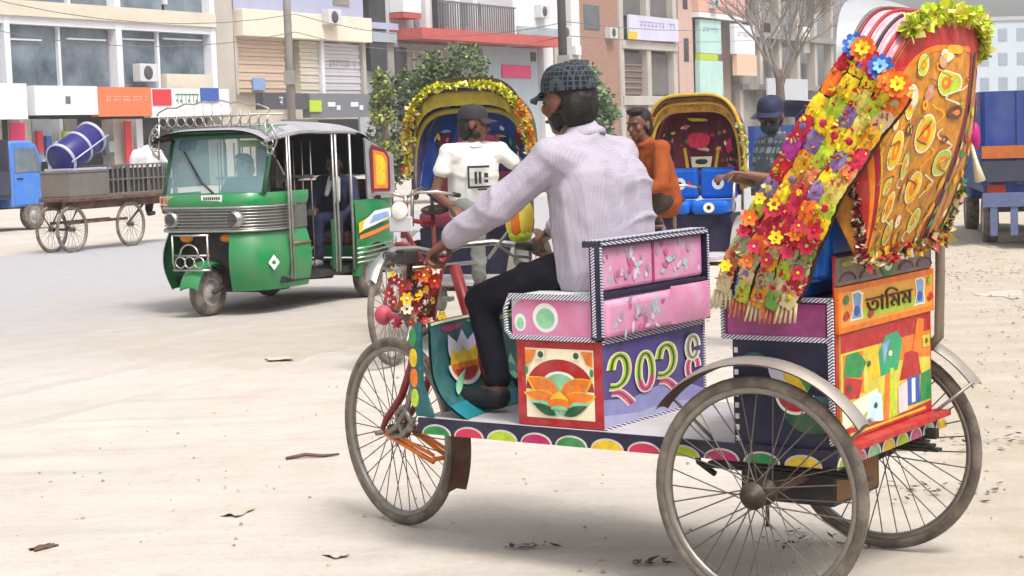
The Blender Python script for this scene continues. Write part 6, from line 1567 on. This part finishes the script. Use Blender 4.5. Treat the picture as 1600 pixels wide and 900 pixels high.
scrap('plastic_sheet', 'white plastic sheet on the sand at the right edge', 'litter', 1588, 460, .55, .5, paper2, .6, .03)
scrap('dry_leaf', 'curled brown leaf at the lower left corner', 'litter', 68, 857, .10, .05, brown_p, .9, .03)
def stick(label, x0, y0, x1, y1, r_=.008):
    a_, b_ = gnd(x0, y0), gnd(x1, y1); a_.z = b_.z = .008
    mb = MB(); mb.tube([a_, a_.lerp(b_, .35) + V((0,.015,.008)), a_.lerp(b_, .7) + V((0,-.01,0)), b_], [r_, r_*1.2, r_, r_*.6], 6); return tag(mb.build('stick', brown_p), label, 'stick')
stick('dark thin stick lying on the sand left of the front wheel', 447, 719, 530, 712)
def debris(name, label, px, py, n, spread, seed):
    random.seed(seed); p = gnd(px, py); p.z = gz(p.x, p.y)
    mb = MB()
    for k in range(n):
        c = V((random.gauss(0, spread), random.gauss(0, spread*.45), random.uniform(.006,.022))); L = random.uniform(.008,.028); w = random.uniform(0, 6.3)
        d = V((math.cos(w), math.sin(w), random.uniform(-.2,.3)))*L; e = V((-math.sin(w), math.cos(w), .2))*L*.35
        mb.add([c-d, c+e, c+d, c-e], [(0,1,2,3)], random.randrange(3))
    return kind(tag(mb.build(name, [brown_p, mat('dry_straw', '#6b5640', .9), mat('dark_chaff', '#3a2c22', .9)], None, loc=p), label, 'litter'), 'stuff')
debris('dry_leaves', 'scatter of dry leaves on the sand below the painted box', 830, 857, 26, .04, 1); debris('dry_leaves', 'small heap of dark chaff beside the near rear wheel', 1012, 882, 26, .04, 2)
debris('dry_leaves', 'dark chaff strewn on the sand behind the rickshaw', 1480, 770, 60, .22, 3); debris('dry_leaves', 'dry straw by the far wheel at the bottom', 1290, 850, 40, .14, 5); debris('dry_leaves', 'dark litter strewn on the right-hand sand', 1545, 430, 120, .6, 6); debris('dry_leaves', 'dark chaff on the sand right of the far wheel', 1570, 690, 80, .3, 8)
random.seed(9)
mb = MB()
for k in range(9000):
    x, y = random.uniform(-4, 9), random.uniform(4.2, 22)
    k_ = max(0, min(1, (x - 1.5 - .10*(y-5))/1.5))
    if random.random() > .22 + .78*k_: continue
    r_ = random.uniform(.004, .012) * (1 + 1.1*k_*random.random())
    if (V((x,y,0)) - road_near).dot(RN) > 0: continue
    q = V((x, y, gz(x, y) + r_*.3)); M_ = Matrix.Rotation(random.uniform(0, 6.3), 3, 'Z')
    vs = [M_ @ V(p) * r_ for p in ((1,0,0),(0,.8,.1),(-1.1,.1,0),(0,-.9,0),(.1,0,.7),(0,0,-.6))]
    mb.add([q + v for v in vs], [(0,1,4),(1,2,4),(2,3,4),(3,0,4)], random.randrange(2))
kind(mb.build('gravel', [mat('pebble', '#8f8172', .95, 0, .3, 30), mat('clod', '#a8967f', .95, 0, .2, 30)]), 'stuff', 'loose pebbles and clods scattered over the sand')

# ================================================================ HAZE
hz = MB(); hz.box((-320, -30, -1.2), (320, 330, 34))
hzm = bpy.data.materials.new('thin_haze'); hzm.use_nodes = True
_t = hzm.node_tree; _t.nodes.remove(_t.nodes['Principled BSDF']); _v = _t.nodes.new('ShaderNodeVolumePrincipled')
_v.inputs['Color'].default_value = (.93, .94, .96, 1); _v.inputs['Density'].default_value = .0012; _v.inputs['Anisotropy'].default_value = .2
_t.links.new(_v.outputs[0], _t.nodes['Material Output'].inputs['Volume'])
kind(hz.build('haze', hzm), 'stuff', 'thin pale dust haze over the whole street')
